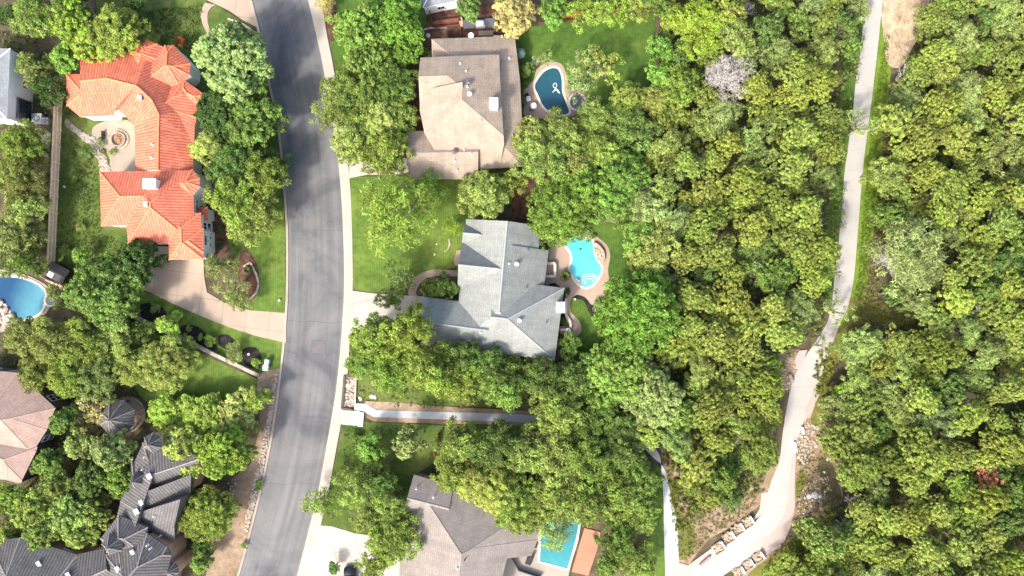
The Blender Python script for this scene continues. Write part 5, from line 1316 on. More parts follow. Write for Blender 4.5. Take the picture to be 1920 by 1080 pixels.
wall('low curved wall beside the path behind the blue-grey house', [(1061, 560), (1061, 590), (1070, 605), (1069, 615)], .3, .5, M['coping'], 'garden_wall', 'wall')
wall('pale brick low wall at the back door of the blue-grey house', [(1022, 494), (1040, 494), (1040, 518), (1022, 518)], .3, .8, M['coping'], 'garden_wall', 'wall')
wall('pale brick low wall at the lower back corner of the blue-grey house', [(1050, 618), (1067, 617), (1066, 634)], .3, .8, M['coping'], 'garden_wall', 'wall')
wall('thin pale garden border on the front lawn of the blue-grey house', [(842, 448), (843, 460), (839, 468), (833, 473)], .1, .12, M['limestone'], 'stone_edging', 'edging')
wall('thin edging along the top lawn under the orange fence', [(1010, 44), (1060, 39), (1097, 38)], .12, .2, M['rust'], 'stone_edging', 'edging')

def rock_bm(bm, c, r, rnd, flat=.6):
    q = bmesh.ops.create_icosphere(bm, subdivisions=2 if r > .3 else 1, radius=1)['verts']
    s = Vector((r * rnd.uniform(.8, 1.2), r * rnd.uniform(.7, 1.1), r * flat)); rot = Matrix.Rotation(rnd.uniform(0, 6.3), 3, 'Z')
    ph = [rnd.uniform(0, 6) for _ in range(3)]
    for v in q:
        p = v.co.copy(); k = 1 + .16 * math.sin(p.x * 3.1 + ph[0]) + .14 * math.sin(p.y * 3.7 + ph[1]) + .1 * math.sin(p.z * 4 + ph[2]) + rnd.uniform(-.07, .07)
        v.co = rot @ Vector((p.x * k * s.x, p.y * k * s.y, p.z * k * s.z)) + Vector(c)
rk = random.Random(3)
def boulder(px, py, r, label, group=None, mat='palestone'):
    bm = bmesh.new(); p = P(px, py); rock_bm(bm, (p.x, p.y, r * .25), r, rk); solo('boulder', bm, M[mat], label, 'boulder', group)
for px, py, r, l in ((1516, 930, .42, 'tan boulder leftmost of the boulder cluster by the trail'), (1527, 928, .5, 'largest pale boulder in the middle of the trailside cluster'), (1536, 930, .36, 'white boulder rightmost of the trailside cluster'),
                  (1528, 922, .28, 'small white boulder topmost of the trailside cluster'), (1523, 937, .26, 'small pale boulder lowest of the trailside cluster'), (1508, 933, .24, 'small dull rock just left of the trailside boulder cluster'),
                  (1545, 885, .28, 'white rock on the dirt above the trailside cluster'), (1551, 862, .2, 'small rock highest on the dirt right of the trail'),
                  (803, 67, .4, 'tan boulder at the upper left corner of the taupe roof'), (698, 743, .4, 'flat pale stone above the white walk west end'), (703, 744, .35, 'second flat pale stone above the white walk, right one'),
                  (676, 747, .35, 'flat pale stone at the very start of the white walk'), (819, 458, .18, 'small pale stone on the front lawn of the blue-grey house'), (815, 477, .22, 'lower pale stone on the front lawn of the blue-grey house'), (121, 350, .3, 'white stone on the lawn right of the long wooden fence')):
    boulder(px, py, r, l)
def rubble(name, label, poly, n, rmin, rmax, mat, seed, z=.1, cat='stones'):
    rnd = random.Random(seed); bm = bmesh.new(); k = 0
    x0, x1 = min(p[0] for p in poly), max(p[0] for p in poly); y0, y1 = min(p[1] for p in poly), max(p[1] for p in poly)
    while k < n:
        x, y = rnd.uniform(x0, x1), rnd.uniform(y0, y1)
        if inpoly(x, y, poly): p = P(x, y); r = rnd.uniform(rmin, rmax); rock_bm(bm, (p.x, p.y, z + r * .2), r, rnd); k += 1
    return tag(finish(name, bm, mat), label, cat, None, 'stuff')
rubble('white_stones', 'white rock bed winding between courtyard and patchy lawn', [(126, 223), (142, 238), (160, 250), (183, 262), (197, 288), (208, 322), (190, 322), (184, 297), (166, 270), (140, 248)], 330, .1, .26, M['limestone'], 4)
rubble('white_stones', 'strip of white stones along the left road edge', [(518, 700), (521, 702), (512, 770), (500, 850), (485, 925), (474, 960), (464, 995), (457, 992), (470, 930), (488, 860), (501, 790)], 520, .08, .24, M['limestone'], 5)
rubble('white_stones', 'pale stones scattered at the lower gravel verge', [(428, 900), (442, 900), (440, 960), (420, 1010), (400, 1020), (415, 960)], 70, .08, .2, M['limestone'], 6)
rubble('white_stones', 'rubble stones on the bank right of the trail widening', [(1494, 815), (1512, 790), (1535, 800), (1530, 850), (1510, 870), (1492, 870)], 260, .06, .22, M['limestone'], 7, .06)
rubble('brown_stones', 'rubble on the slope around the trailside boulders', [(1495, 935), (1515, 905), (1550, 890), (1560, 920), (1530, 950), (1505, 985), (1492, 985)], 200, .05, .2, M['stonewall'], 8, .06)
rubble('white_stones', 'rubble on the bare bank left of the trail', [(1455, 668), (1498, 660), (1488, 700), (1478, 735), (1458, 722)], 260, .07, .2, M['stonewall'], 9, .06)
rubble('rocks', 'white rock waterfall at the left pool', [(-20, 560), (5, 562), (18, 582), (30, 598), (5, 612), (-20, 612)], 60, .3, .7, M['limestone'], 10, .2)
rubble('rocks', 'pale rocks right of the turquoise pool', [(1113, 462), (1120, 466), (1126, 474), (1127, 484), (1122, 494), (1117, 480)], 34, .16, .4, M['limestone'], 12, .2)
rubble('gravel_stones', 'stones filling the planter beside the pavement', [(650, 708), (666, 708), (664, 760), (646, 762)], 90, .1, .3, M['limestone'], 13)
wall('curved brown stone wall behind the rocks of the turquoise pool', [(1113, 457), (1121, 461), (1130, 473), (1131, 484), (1127, 493)], .35, .6, M['stonewall'], 'garden_wall', 'wall')
rubble('rocks', 'small rocks around the kidney pool shrub', [(1000, 108), (1012, 112), (1008, 122), (996, 120)], 26, .12, .28, M['limestone'], 14)

# rock-filled stepped walls along the lower trail
def gabion(i, px, py, ang, L, wd, label):
    c = P(px, py); root = thing('rock_filled_wall', label, 'retaining wall', c, ang, 'rock-filled bays along the lower trail')
    bm = bmesh.new(); rnd = random.Random(40 + i)
    for _ in range(150): rock_bm(bm, (rnd.uniform(-L / 2 + .1, L / 2 - .2), rnd.uniform(-wd / 2, wd / 2), rnd.uniform(.1, .45)), rnd.uniform(.08, .2), rnd)
    finish('rock_fill', bm, M['stonewall'], root)
    bm = bmesh.new(); bm_box(bm, (L / 2, 0, .4), (.28, wd, .8), bev=.03); finish('divider', bm, M['offwhite'], root)
    bm = bmesh.new(); bm_box(bm, (0, -wd / 2 - .1, .3), (L, .15, .6)); finish('front_kerb', bm, M['kerb'], root)
dd = math.atan2(38, 62)
for i, (x, y, l) in enumerate(((1345, 1025, 'lowest rock-filled bay along the inner trail bend'), (1364, 1006, 'second rock-filled bay from the bottom of the inner trail bend'), (1381, 991, 'third rock-filled bay from the bottom of the inner trail bend'), (1399, 978, 'topmost rock-filled bay along the inner trail bend'))):
    gabion(i, x, y, dd, 1.75, 1.35, l)
for i, (x, y, l) in enumerate(((1419, 1043, 'upper rock-filled bay on the outer side of the lower trail'), (1400, 1057, 'middle rock-filled bay on the outer side of the lower trail'), (1383, 1071, 'lower rock-filled bay on the outer side of the lower trail'))):
    gabion(i + 5, x, y, dd, 1.6, 1.2, l)
wall('concrete kerb wall at the lower inner bend of the trail', [(1312, 1058), (1330, 1042)], .3, .5, M['kerb'], 'kerb_wall', 'wall')
wall('short grey culvert wall at the left bank of the trail', [(1478, 702), (1484, 716)], .35, .6, M['kerb'], 'kerb_wall', 'wall')
wall('short white headwall at the trail side below the widening', [(1502, 800), (1505, 812)], .25, .5, M['offwhite'], 'kerb_wall', 'wall')
wall('short white headwall right of the trail near the dirt slope', [(1488, 828), (1491, 846)], .25, .5, M['offwhite'], 'kerb_wall', 'wall')

# fire pit
def firepit():
    c = P(224, 262); root = thing('fire_pit', 'round stone ring fire pit in the courtyard of the orange-roofed house', 'fire pit', c)
    for nm, r0, r1, h, m in (('outer_ring', 1.25, 1.6, .16, 'stonewall'), ('inner_ring', .98, 1.15, .42, 'limestone')):
        bm = bmesh.new(); n = int(r1 * 2 * math.pi / .28)
        for k in range(n):
            t = 2 * math.pi * k / n; rm = (r0 + r1) / 2; bm_box(bm, (rm * math.cos(t), rm * math.sin(t), h / 2 + .11), (r1 - r0, 2 * math.pi * rm / n - .02, h), t, bev=.02)
        finish(nm, bm, M[m], root)
    bm = bmesh.new(); bm_cyl(bm, (0, 0, .1), 1.0, .12, 28); finish('gravel_bed', bm, M['dirt'], root)
    bm = bmesh.new(); rnd = random.Random(2)
    for k in range(7): rock_bm(bm, (rnd.uniform(-.5, .2), rnd.uniform(-.3, .4), .28), rnd.uniform(.12, .24), rnd)
    finish('stones', bm, M['terracotta'], root)
firepit()
def pot(px, py, r, h, mat, label, plant=False, group=None):
    c = P(px, py); root = thing('plant_pot', label, 'plant pot', (c.x, c.y, .12), 0, group)
    bm = bmesh.new(); bm_cyl(bm, (0, 0, 0), r * .7, h, 14, r); finish('pot', bm, mat, root)
    bm = bmesh.new(); bm_cyl(bm, (0, 0, h - .02), r * .85, .05, 14); finish('soil', bm, M['darkmulch'], root)
for y, w_ in ((249, 'topmost'), (254, 'middle'), (259, 'lowest')): pot(196, y, .24, .45, M['black'], f'{w_} of the three black pots left of the fire pit')
def box_item(name, label, cat, px, py, size, mat, rz=0, topname='lid', topmat=None, z0=.1, h0=None):
    c = P(px, py); root = thing(name, label, cat, (c.x, c.y, z0), rz)
    bm = bmesh.new(); bm_box(bm, (0, 0, size[2] / 2), size, bev=.03); finish('body', bm, mat, root)
    bm = bmesh.new(); bm_box(bm, (0, 0, size[2] + .03), (size[0] * 1.06, size[1] * 1.06, .06), bev=.015); finish(topname, bm, topmat or mat, root)
    return root
def ac_unit(px, py, s, label, rz=0):
    r = box_item('air_conditioner', label, 'air conditioner', px, py, (s, s, .9), M['steel'], rz)
    bm = bmesh.new(); bm_cyl(bm, (0, 0, .97), s * .36, .03, 20); finish('fan_grille', bm, M['dkgrey'], r)
    bm = bmesh.new()
    for k in range(6): bm_box(bm, (s * .17 * math.cos(k * 1.047), s * .17 * math.sin(k * 1.047), 1.01), (s * .3, .03, .02), k * 1.047)
    finish('fan_guard', bm, M['offwhite'], r)
ac_unit(77, 225, 1.5, 'large white air conditioner beside the tall white house')
ac_unit(93, 229, .9, 'small grey air conditioner beside the long fence')
def util(px, py, sx, sy, h, label, mat='cooler'):
    box_item('utility_box', label, 'utility box', px, py, (sx, sy, h), M[mat], -.1)
util(504, 678, .55, .75, .9, 'upper pale utility box at the wall end by the road')
util(501, 689, .75, .75, .7, 'lower pale utility box at the wall end by the road')
def bin_(px, py, label, m='black', rz=0):
    c = P(px, py); root = thing('wheelie_bin', label, 'bin', (c.x, c.y, .12), rz)
    bm = bmesh.new(); bm_box(bm, (0, 0, .5), (.58, .68, .85), bev=.05); finish('body', bm, M[m], root)
    bm = bmesh.new(); bm_box(bm, (0, .03, .96), (.62, .76, .08), bev=.03); finish('lid', bm, M['dkgrey'], root)
    for s in (-1, 1):
        bm = bmesh.new(); bm_cyl(bm, (s * .27, -.34, .1), .1, .06, 12, rot=Matrix.Rotation(math.pi / 2, 4, 'Y')); finish('wheel', bm, M['rubber'], root)
bin_(264, 535, 'left of the two black bins at the upper end of the tan driveway'); bin_(270, 534, 'right of the two black bins at the upper end of the tan driveway')
# mailbox and posts
def post_item(name, label, cat, px, py, h, boxs, mat, pm='black'):
    c = P(px, py); root = thing(name, label, cat, c)
    bm = bmesh.new(); bm_cyl(bm, (0, 0, 0), .05, h, 8); finish('post', bm, M[pm], root)
    bm = bmesh.new(); bm_box(bm, (0, 0, h + boxs[2] / 2), boxs, bev=.04); finish('head', bm, mat, root)
post_item('mailbox', 'black mailbox at the pavement beside the driveway oaks', 'mailbox', 664, 641, 1.0, (.25, .5, .25), M['black'])
post_item('garden_lamp', 'white globe lamp on the mulch below the curved driveway', 'lamp', 471, 663, .9, (.3, .3, .3), M['white'])
post_item('garden_lamp', 'small white lamp above the yellow oak at the enclosed lawn', 'lamp', 274, 641, .9, (.3, .3, .3), M['white'])
post_item('garden_lamp', 'white lamp beside the dark mulch behind the blue-grey house', 'lamp', 1077, 561, .6, (.28, .28, .28), M['white'])
post_item('garden_lamp', 'small white lamp on the lawn strip left of the road', 'lamp', 525, 563, .3, (.3, .3, .15), M['white'])
post_item('hydrant_marker', 'small orange marker post on the gravel strip by the road', 'marker post', 515, 711, .5, (.7, .18, .12), M['orange'])
# black shed by the fence foot
def shed():
    c = P(122, 512); root = thing('shed', 'black metal shed between the fence foot and the blue-green tree', 'shed', c, -.5)
    bm = bmesh.new(); bm_box(bm, (0, 0, .95), (3.0, 2.2, 1.9)); finish('wall', bm, M['black'], root)
    for s in (-1, 1):
        bm = bmesh.new(); bm_box(bm, (0, 0, 0), (3.2, 1.28, .07)); o = finish('roof_panel', bm, M['black'], root); o.location = (0, s * .58, 2.03); o.rotation_euler = (-s * .22, 0, 0)
    bm = bmesh.new(); bm_box(bm, (0, -.75, .9), (.9, .8, .05)); q = finish('hatch', bm, M['cooler'], root); q.location = (-.6, .1, 1.27)
    bm = bmesh.new(); bm_box(bm, (0, -1.12, .85), (.9, .04, 1.6)); d = finish('door', bm, M['dkgrey'], root)
    bm = bmesh.new(); bm_box(bm, (.35, -1.17, .85), (.05, .05, .2)); finish('handle', bm, M['steel'], d)
shed()
wall('black tarpaulin-covered edging beside the black shed', [(100, 494), (115, 500)], .35, .5, M['black'], 'covered_wall', 'wall')
# outdoor kitchen
def kitchen():
    c = P(899, 48); root = thing('outdoor_kitchen', 'dark grey outdoor kitchen counter with white grill above the taupe roof', 'outdoor kitchen', (c.x, c.y, .1), .06)
    for x, w_ in ((-1.55, 1.7), (1.75, 1.5)):
        bm = bmesh.new(); bm_box(bm, (x, 0, .45), (w_, 1.2, .9), bev=.02); finish('cabinet', bm, M['dkgrey'], root)
        bm = bmesh.new(); bm_box(bm, (x, 0, .93), (w_ + .08, 1.3, .06), bev=.01); finish('countertop', bm, M['dkgrey'], root)
    bm = bmesh.new(); bm_box(bm, (.15, 0, .42), (1.5, 1.1, .84)); finish('grill_base', bm, M['steel'], root)
    bm = bmesh.new(); bm_cyl(bm, (.15, 0, .98), .38, 1.1, 18, rot=Matrix.Rotation(math.pi / 2, 4, 'Y')); g_ = finish('grill_hood', bm, M['white'], root, True)
    bm = bmesh.new(); bm_box(bm, (.15, -.42, 1.05), (.8, .04, .04)); finish('handle', bm, M['steel'], g_)
kitchen()
slab('brick_paving', [(873, 61), (895, 58), (896, 67), (874, 70)], .125, M['redbrick'])
slab('paving', [(897, 58), (925, 57), (925, 66), (897, 67)], .125, M['patio'])
def dish():
    c = P(883, 67.5, 3.9); root = thing('satellite_dish', 'white satellite dish at the top eaves of the taupe roof', 'satellite dish', c)
    bm = bmesh.new(); bmesh.ops.create_uvsphere(bm, u_segments=20, v_segments=10, radius=.75)
    bmesh.ops.delete(bm, geom=[v for v in bm.verts if v.co.z > -.42], context='VERTS')
    for v in bm.verts: v.co.z = (v.co.z + .75) * .8
    bmesh.ops.solidify(bm, geom=bm.faces[:], thickness=.02)
    o = finish('reflector', bm, M['offwhite'], root, True); o.location = (0, 0, .45); o.rotation_euler = (.7, .2, 0); o.scale = (.7, .7, .7)
    bm = bmesh.new(); bm_tube(bm, [(0, 0, -.5), (0, 0, .45)], .04); bm_tube(bm, [(0, 0, .45), (.1, -.3, 1.0)], .02); finish('mast', bm, M['steel'], root)
dish()
slab('rear_step', [(968, 112), (974, 112), (976, 147), (970, 148)], .3, M['rust'])
def umbrella():
    c = P(975, 99.5, 2.2); root = thing('patio_umbrella', 'sage green patio umbrella beside the taupe roof', 'umbrella', (c.x, c.y, .1))
    bm = bmesh.new(); n = 8; r = .85; vs = [bm.verts.new((r * math.cos(k * math.pi / 4), r * math.sin(k * math.pi / 4), 2.05)) for k in range(n)]; ap = bm.verts.new((0, 0, 2.45))
    mid = [bm.verts.new((r * .5 * math.cos(k * math.pi / 4), r * .5 * math.sin(k * math.pi / 4), 2.3)) for k in range(n)]
    for k in range(n): bm.faces.new((vs[k], vs[(k + 1) % n], mid[(k + 1) % n], mid[k])); bm.faces.new((mid[k], mid[(k + 1) % n], ap))
    bmesh.ops.solidify(bm, geom=bm.faces[:], thickness=.015); finish('canopy', bm, M['umb'], root)
    bm = bmesh.new(); bm_cyl(bm, (0, 0, 0), .03, 2.4, 8); finish('pole', bm, M['steel'], root)
    bm = bmesh.new(); bm_cyl(bm, (0, 0, 0), .28, .08, 16); finish('base', bm, M['dkgrey'], root)
umbrella()
def chair(px, py, rz, label, mat='black', proto=[]):
    c = P(px, py); root = thing('patio_chair', label, 'chair', (c.x, c.y, .125), rz, 'patio furniture by the pools')
    bm = bmesh.new(); bm_box(bm, (0, 0, .42), (.6, .58, .08), bev=.02); finish('seat', bm, M[mat], root)
    bm = bmesh.new(); bm_box(bm, (0, .3, .72), (.6, .07, .56), bev=.02); finish('backrest', bm, M[mat], root)
    for sx in (-1, 1):
        bm = bmesh.new(); bm_box(bm, (sx * .31, .02, .62), (.06, .55, .05)); finish('armrest', bm, M[mat], root)
        for sy in (-1, 1):
            bm = bmesh.new(); bm_box(bm, (sx * .28, sy * .26, .2), (.05, .05, .4)); finish('leg', bm, M[mat], root)
chair(988, 182, .6, 'dark patio chair upper left of the kidney pool seats'); chair(984, 195, 2.0, 'dark patio chair at the eaves left of the kidney pool', 'dkgrey'); chair(996, 205, 3.4, 'dark patio chair lower beside the kidney pool', 'dkgrey')
chair(991, 188, .2, 'pale patio chair between the dark ones left of the kidney pool', 'offwhite'); chair(1081, 527, 2.5, 'pale chair on the deck lower left of the turquoise pool', 'offwhite')
def table(px, py, r, label):
    c = P(px, py); root = thing('patio_table', label, 'table', (c.x, c.y, .125))
    bm = bmesh.new(); bm_cyl(bm, (0, 0, .68), r, .05, 20); finish('tabletop', bm, M['offwhite'], root)
    bm = bmesh.new(); bm_cyl(bm, (0, 0, 0), .06, .68, 10); bm_cyl(bm, (0, 0, 0), .3, .04, 14); finish('pedestal', bm, M['steel'], root)
table(1000, 201, .5, 'round pale table on the deck left of the kidney pool')
# pool cleaner hose
bm = bmesh.new(); z = .165
hp = spline([(1043, 166), (1038, 163), (1038, 158), (1042, 156), (1044, 160), (1042, 165), (1039, 170), (1036, 173), (1040, 170), (1045, 168), (1048, 172), (1050, 175), (1046, 171), (1043, 166), (1047, 174)], 5)
bm_tube(bm, [P(x, y, z) for x, y in hp], .065, 6)
solo('pool_cleaner_hose', bm, M['cooler'], 'pale looped cleaner hose floating in the kidney pool', 'hose', smooth=True)
bm = bmesh.new(); p = P(1088, 467, .15); bm_cyl(bm, (p.x, p.y, .14), .14, .09, 14); bm_tube(bm, [(p.x, p.y, .17), (p.x + .25, p.y + .05, .17)], .04); solo('pool_float', bm, M['black'], 'small dark float on the turquoise pool', 'float')
# black grill and rails at the lower pool
def grill(px, py, label):
    c = P(px, py); root = thing('sun_lounger', label, 'lounger', (c.x, c.y, .125), -.35)
    bm = bmesh.new(); bm_box(bm, (0, 0, .35), (.95, 1.35, .1), bev=.03); finish('seat', bm, M['black'], root)
    bm = bmesh.new(); bm_box(bm, (0, 0, 0), (.95, .6, .08), bev=.03); o = finish('backrest', bm, M['black'], root); o.location = (0, .85, .55); o.rotation_euler = (.7, 0, 0)
    for sx in (-1, 1):
        for sy in (-1, 1): bm = bmesh.new(); bm_box(bm, (sx * .4, sy * .55, .15), (.06, .06, .3)); finish('leg', bm, M['black'], root)
grill(992, 1049, 'black lounger on the pale deck left of the teal pool')
wall('dark metal rail across the pale deck at the bottom edge', [(958, 1040), (972, 1066), (1014, 1080)], .06, .9, M['dkgrey'], 'deck_rail', 'railing')
pot(1004, 1022, .25, .5, M['black'], 'black pot at the corner of the teal pool house')
# parked car at the bottom edge
def car():
    c = P(659, 1087); root = thing('parked_car', 'black car parked on the pale driveway, cut by the bottom edge', 'car', (c.x, c.y, .125), .06)
    def loft(secs, m, nm, par):
        bm = bmesh.new(); rings = []
        for y, hw, z0, z1, r_ in secs:
            pts = [(-hw, z0), (-hw, z1 - r_), (-hw + r_ * .8, z1), (hw - r_ * .8, z1), (hw, z1 - r_), (hw, z0)]
            rings.append([bm.verts.new((x, y, z)) for x, z in pts])
        for a, b in zip(rings, rings[1:]):
            for k in range(6): bm.faces.new((a[k], a[(k + 1) % 6], b[(k + 1) % 6], b[k]))
        bm.faces.new(rings[0]); bm.faces.new(rings[-1][::-1])
        bmesh.ops.bevel(bm, geom=bm.edges[:], offset=.03, segments=2, affect='EDGES')
        return finish(nm, bm, m, par, True)
    loft([(2.3, .7, .3, .62, .1), (2.15, .88, .25, .75, .14), (1.2, .92, .22, .92, .16), (0, .93, .22, .98, .15), (-1.6, .92, .22, .98, .15), (-2.2, .86, .25, .9, .14), (-2.3, .75, .35, .8, .1)], M['carpaint'], 'body', root)
    cab = loft([(1.15, .74, .9, .95, .03), (.45, .68, .9, 1.42, .12), (-1.0, .68, .9, 1.45, .12), (-1.9, .72, .9, 1.0, .05)], M['glass'], 'window_glass', root)
    loft([(.4, .6, 1.40, 1.48, .04), (-1.0, .6, 1.40, 1.5, .04)], M['carpaint'], 'roof', root)
    for sx in (-1, 1):
        for sy in (1.4, -1.4):
            bm = bmesh.new(); bm_cyl(bm, (sx * .84, sy, .33), .33, .22, 20, rot=Matrix.Rotation(math.pi / 2, 4, 'Y')); wh = finish('wheel', bm, M['rubber'], root)
            bm = bmesh.new(); bm_cyl(bm, (sx * .94, sy, .33), .2, .05, 12, rot=Matrix.Rotation(math.pi / 2, 4, 'Y')); finish('rim', bm, M['steel'], wh)
        bm = bmesh.new(); bm_box(bm, (sx * .62, 2.2, .62), (.3, .12, .12), bev=.03); finish('headlight', bm, M['cooler'], root)
        bm = bmesh.new(); bm_box(bm, (sx * 1.0, .75, .98), (.18, .1, .14), bev=.03); finish('mirror', bm, M['carpaint'], root)
car()
# small spiky plants
def rosette(px, py, r, h, col, label, name='agave', n=26, seed=1, wd=.1):
    rnd = random.Random(seed); c = P(px, py); root = thing(name, label, 'plant', (c.x, c.y, .1))
    bm = bmesh.new()
    for i in range(n):
        a = i * 2.4; up = rnd.uniform(.15, 1.0); L = r * rnd.uniform(.8, 1.1)
        d = Vector((math.cos(a), math.sin(a), 0)); s = Vector((-d.y, d.x, 0))
        p0 = Vector((0, 0, h * .3)); p1 = d * L * .55 + Vector((0, 0, h * (.4 + up * .6))); p2 = d * L + Vector((0, 0, h * up * .75))
        v = [bm.verts.new(q) for q in (p0 - s * wd * .6, p0 + s * wd * .6, p1 + s * wd, p1 - s * wd, p2)]
        bm.faces.new((v[0], v[1], v[2], v[3])); bm.faces.new((v[3], v[2], v[4]))
    o = finish('leaves', bm, M['leaf'], root); o.color = (*col, 1)
    bm = bmesh.new(); bm_cyl(bm, (0, 0, 0), .1, h * .4 + .1, 8); finish('stem', bm, M['bark'], root)
rosette(341, 80, 1.1, 1.1, (.6, .3, .06), 'orange-tinged spiky plant between orange roof and top lawn', 'yucca', 70, 1, .07)
rosette(466, 506, .85, .7, OLIVE, 'spiky rosette plant on the driveway island', 'agave', 34, 2)
rosette(1059, 517, 1.0, 1.8, PALE, 'small palm on the pool deck beside the blue-grey house', 'palm', 60, 3, .08)
rosette(1005, 530, .5, .5, FRESH, 'small spiky plant in the bed behind the blue-grey house', 'agave', 24, 5)
rosette(190, 262, .45, .4, LIME, 'lime spiky plant left of the fire pit, upper one', 'agave', 24, 6)
rosette(195, 285, .5, .4, LIME, 'lime spiky plant by the white rock bed, lower one', 'agave', 24, 7)
SHR = [(290, 578, 12, 'puffy', OLIVE, 'olive shrub at the top end of the mulch bed by the stone wall'), (392, 640, 13, 'puffy', LIME, 'vivid low shrub on the mulch beside the middle of the stone wall'), (376, 632, 8, 'puffy', LIME, 'smaller vivid shrub beside the middle of the stone wall'),
       (353, 617, 8, 'puffy', FRESH, 'small green shrub at the upper tip of the dark mulch bed'), (438, 662, 20, 'airy', OLIVE, 'orange-flecked olive shrub across the lower stone wall'), (478, 680, 12, 'puffy', FRESH, 'green shrub on the mulch next to the utility boxes'), (428, 648, 7, 'puffy', FRESH, 'tiny green shrub right of the round dark mulch bed'),
       (618, 36, 11, 'puffy', YEL, 'yellow-green shrub on the mulch at the top pavement'), (612, 15, 12, 'airy', GOLD, 'golden shrub on the mulch at the top pavement'), (987, 130, 16, 'puffy', MID, 'leafy shrub between the taupe roof and the kidney pool'), (985, 155, 10, 'puffy', DARK, 'dark shrub between taupe roof and kidney pool deck'),
       (1064, 546, 8, 'puffy', DARK, 'clipped dark round shrub at the corner of the blue-grey house'), (1055, 600, 8, 'puffy', DARK, 'dark shrub at the right eaves of the blue-grey house'), (1125, 600, 14, 'puffy', FRESH, 'green shrub at the end of the dark mulch beside the pool lawn'), (1120, 572, 12, 'airy', PALE, 'wispy pale shrub on the deck edge under the vivid tree'),
       (778, 92, 10, 'puffy', FRESH, 'green shrub inside the curved stone border'), (800, 98, 11, 'puffy', MID, 'dark shrub at the upper left corner of the taupe roof'), (485, 905, 8, 'puffy', FRESH, 'small green shrub on the lower road verge, upper one'), (483, 917, 7, 'puffy', FRESH, 'small green shrub on the lower road verge, lower one'),
       (456, 1024, 8, 'puffy', FRESH, 'small green shrub at the very bottom of the road verge'), (125, 208, 10, 'oak', DARK, 'dark shrub between the long fence and the orange roof'), (208, 285, 8, 'airy', OLIVE, 'brownish shrub beside the courtyard white rocks'), (188, 268, 8, 'airy', OLIVE, 'small brownish shrub at the courtyard rock bed bend'),
       (138, 330, 12, 'airy', MID, 'low loose shrub on the patchy lawn, upper one'), (158, 290, 16, 'airy', MID, 'broad loose shrub on the patchy lawn near the rock bed'), (150, 425, 10, 'airy', OLIVE, 'low loose shrub on the patchy lawn, lower one'), (120, 470, 12, 'airy', MID, 'dark low shrub above the small leafy tree on the patchy lawn'),
       (305, 75, 9, 'puffy', DARK, 'dark shrub above the orange roof turret'), (322, 80, 10, 'puffy', FRESH, 'green shrub left of the orange spiky plant'), (230, 222, 6, 'puffy', FRESH, 'small shrub in the corner of the orange-roofed courtyard'), (1232, 22, 9, 'airy', OLIVE, 'olive shrub at the end of the orange fence'),
       (413, 430, 8, 'puffy', DARK, 'dark shrub at the foot of the tall white wall, upper one'), (412, 458, 8, 'puffy', DARK, 'dark shrub at the foot of the tall white wall, lower one'), (665, 822, 12, 'puffy', MID, 'dark small shrub on the lawn below the white walk'), (860, 505, 6, 'puffy', FRESH, 'small shrub at the front wall of the blue-grey house'),
       (375, 1000, 10, 'puffy', MID, 'green shrub below the oak at the villa'), (1240, 500, 10, 'oak', YEL, 'low yellowish shrub at the edge of the pool lawn wood')]
for px, py, r, kind, col, label in SHR: tree(px, py, r, kind, col, label, name='shrub', cat='shrub', zs=.7, record=False)
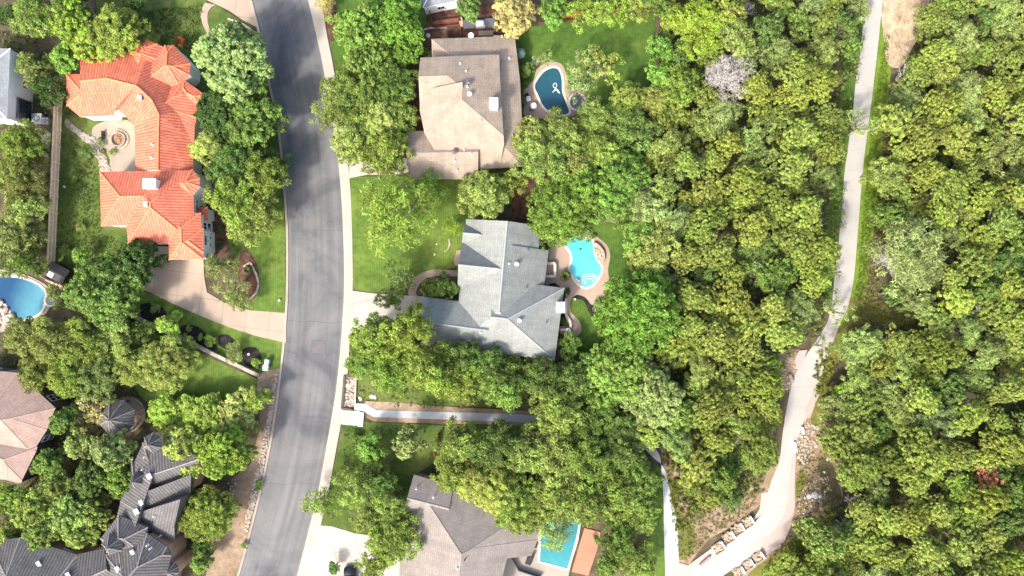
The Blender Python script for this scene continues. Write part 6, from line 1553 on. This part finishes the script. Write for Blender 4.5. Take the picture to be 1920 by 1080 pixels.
# grass tufts
scatter('grass_tufts', 'short grass tufts on the strip beside the trail', 1500, area_poly([[(1658, 70), (1666, 60), (1664, 150), (1650, 260), (1640, 360), (1630, 450), (1615, 560), (1605, 600), (1595, 580), (1608, 520), (1622, 340), (1640, 180)]]), .03, .08, (.13, .2, .02), L=.1, Wd=.04, seed=8, clump=6, cr_=.3)
scatter('leaf_litter', 'tufts and weeds on the patchy yard left of the orange-roofed house', 900, area_poly([[(112, 240), (170, 280), (186, 330), (190, 430), (236, 460), (235, 520), (170, 525), (110, 480), (118, 350)]]), .05, .12, (.09, .15, .03), L=.12, Wd=.05, seed=9, clump=7, cr_=.35)
scatter('weeds', 'weeds along the upper left lawn under the trees', 500, area_poly([[(270, 20), (380, 10), (370, 100), (300, 70)]]), .05, .12, (.09, .14, .03), L=.12, Wd=.05, seed=10, clump=7, cr_=.35)
scatter('weeds', 'weeds and dry tufts on the bare slopes beside the lower trail', 1100, area_poly([[(1250, 880), (1290, 930), (1400, 935), (1440, 905), (1400, 965), (1330, 1005), (1290, 1055), (1268, 1040)], [(1495, 860), (1540, 840), (1572, 890), (1565, 970), (1500, 1000), (1430, 1070), (1440, 1040), (1490, 985)]]), .03, .12, (.17, .17, .06), L=.13, Wd=.04, seed=21, clump=8, cr_=.4)
scatter('weeds', 'dry brush tufts along the right edge of the trail grass and side path', 1300, area_poly([[(1655, 210), (1680, 200), (1668, 330), (1655, 420), (1650, 500), (1640, 560), (1740, 590), (1735, 622), (1620, 612), (1575, 680), (1555, 700), (1580, 640), (1610, 560), (1635, 430)]]), .05, .35, (.2, .2, .06), L=.14, Wd=.05, seed=22, clump=9, cr_=.45)
scatter('weeds', 'low weeds and litter under the trees at the left edge', 2200, area_poly([[(-20, 60), (60, 60), (115, 140), (100, 240), (60, 300), (-20, 250)], [(70, 250), (108, 240), (92, 500), (60, 520)], [(-20, 600), (240, 590), (300, 700), (240, 760), (200, 900), (60, 1000), (-20, 1000), (30, 930), (100, 790), (30, 690), (-20, 680)], [(320, 880), (430, 880), (400, 1000), (360, 1080), (335, 1000)]]), .05, .5, (.12, .16, .045), L=.16, Wd=.07, seed=23, clump=9, cr_=.6)
scatter('weeds', 'weeds on the strip above the white concrete walk', 600, area_poly([[(672, 720), (985, 735), (985, 768), (740, 762), (672, 748)], [(645, 802), (800, 800), (780, 860), (640, 960)]]), .05, .12, (.1, .16, .03), L=.12, Wd=.05, seed=12, clump=7, cr_=.35)
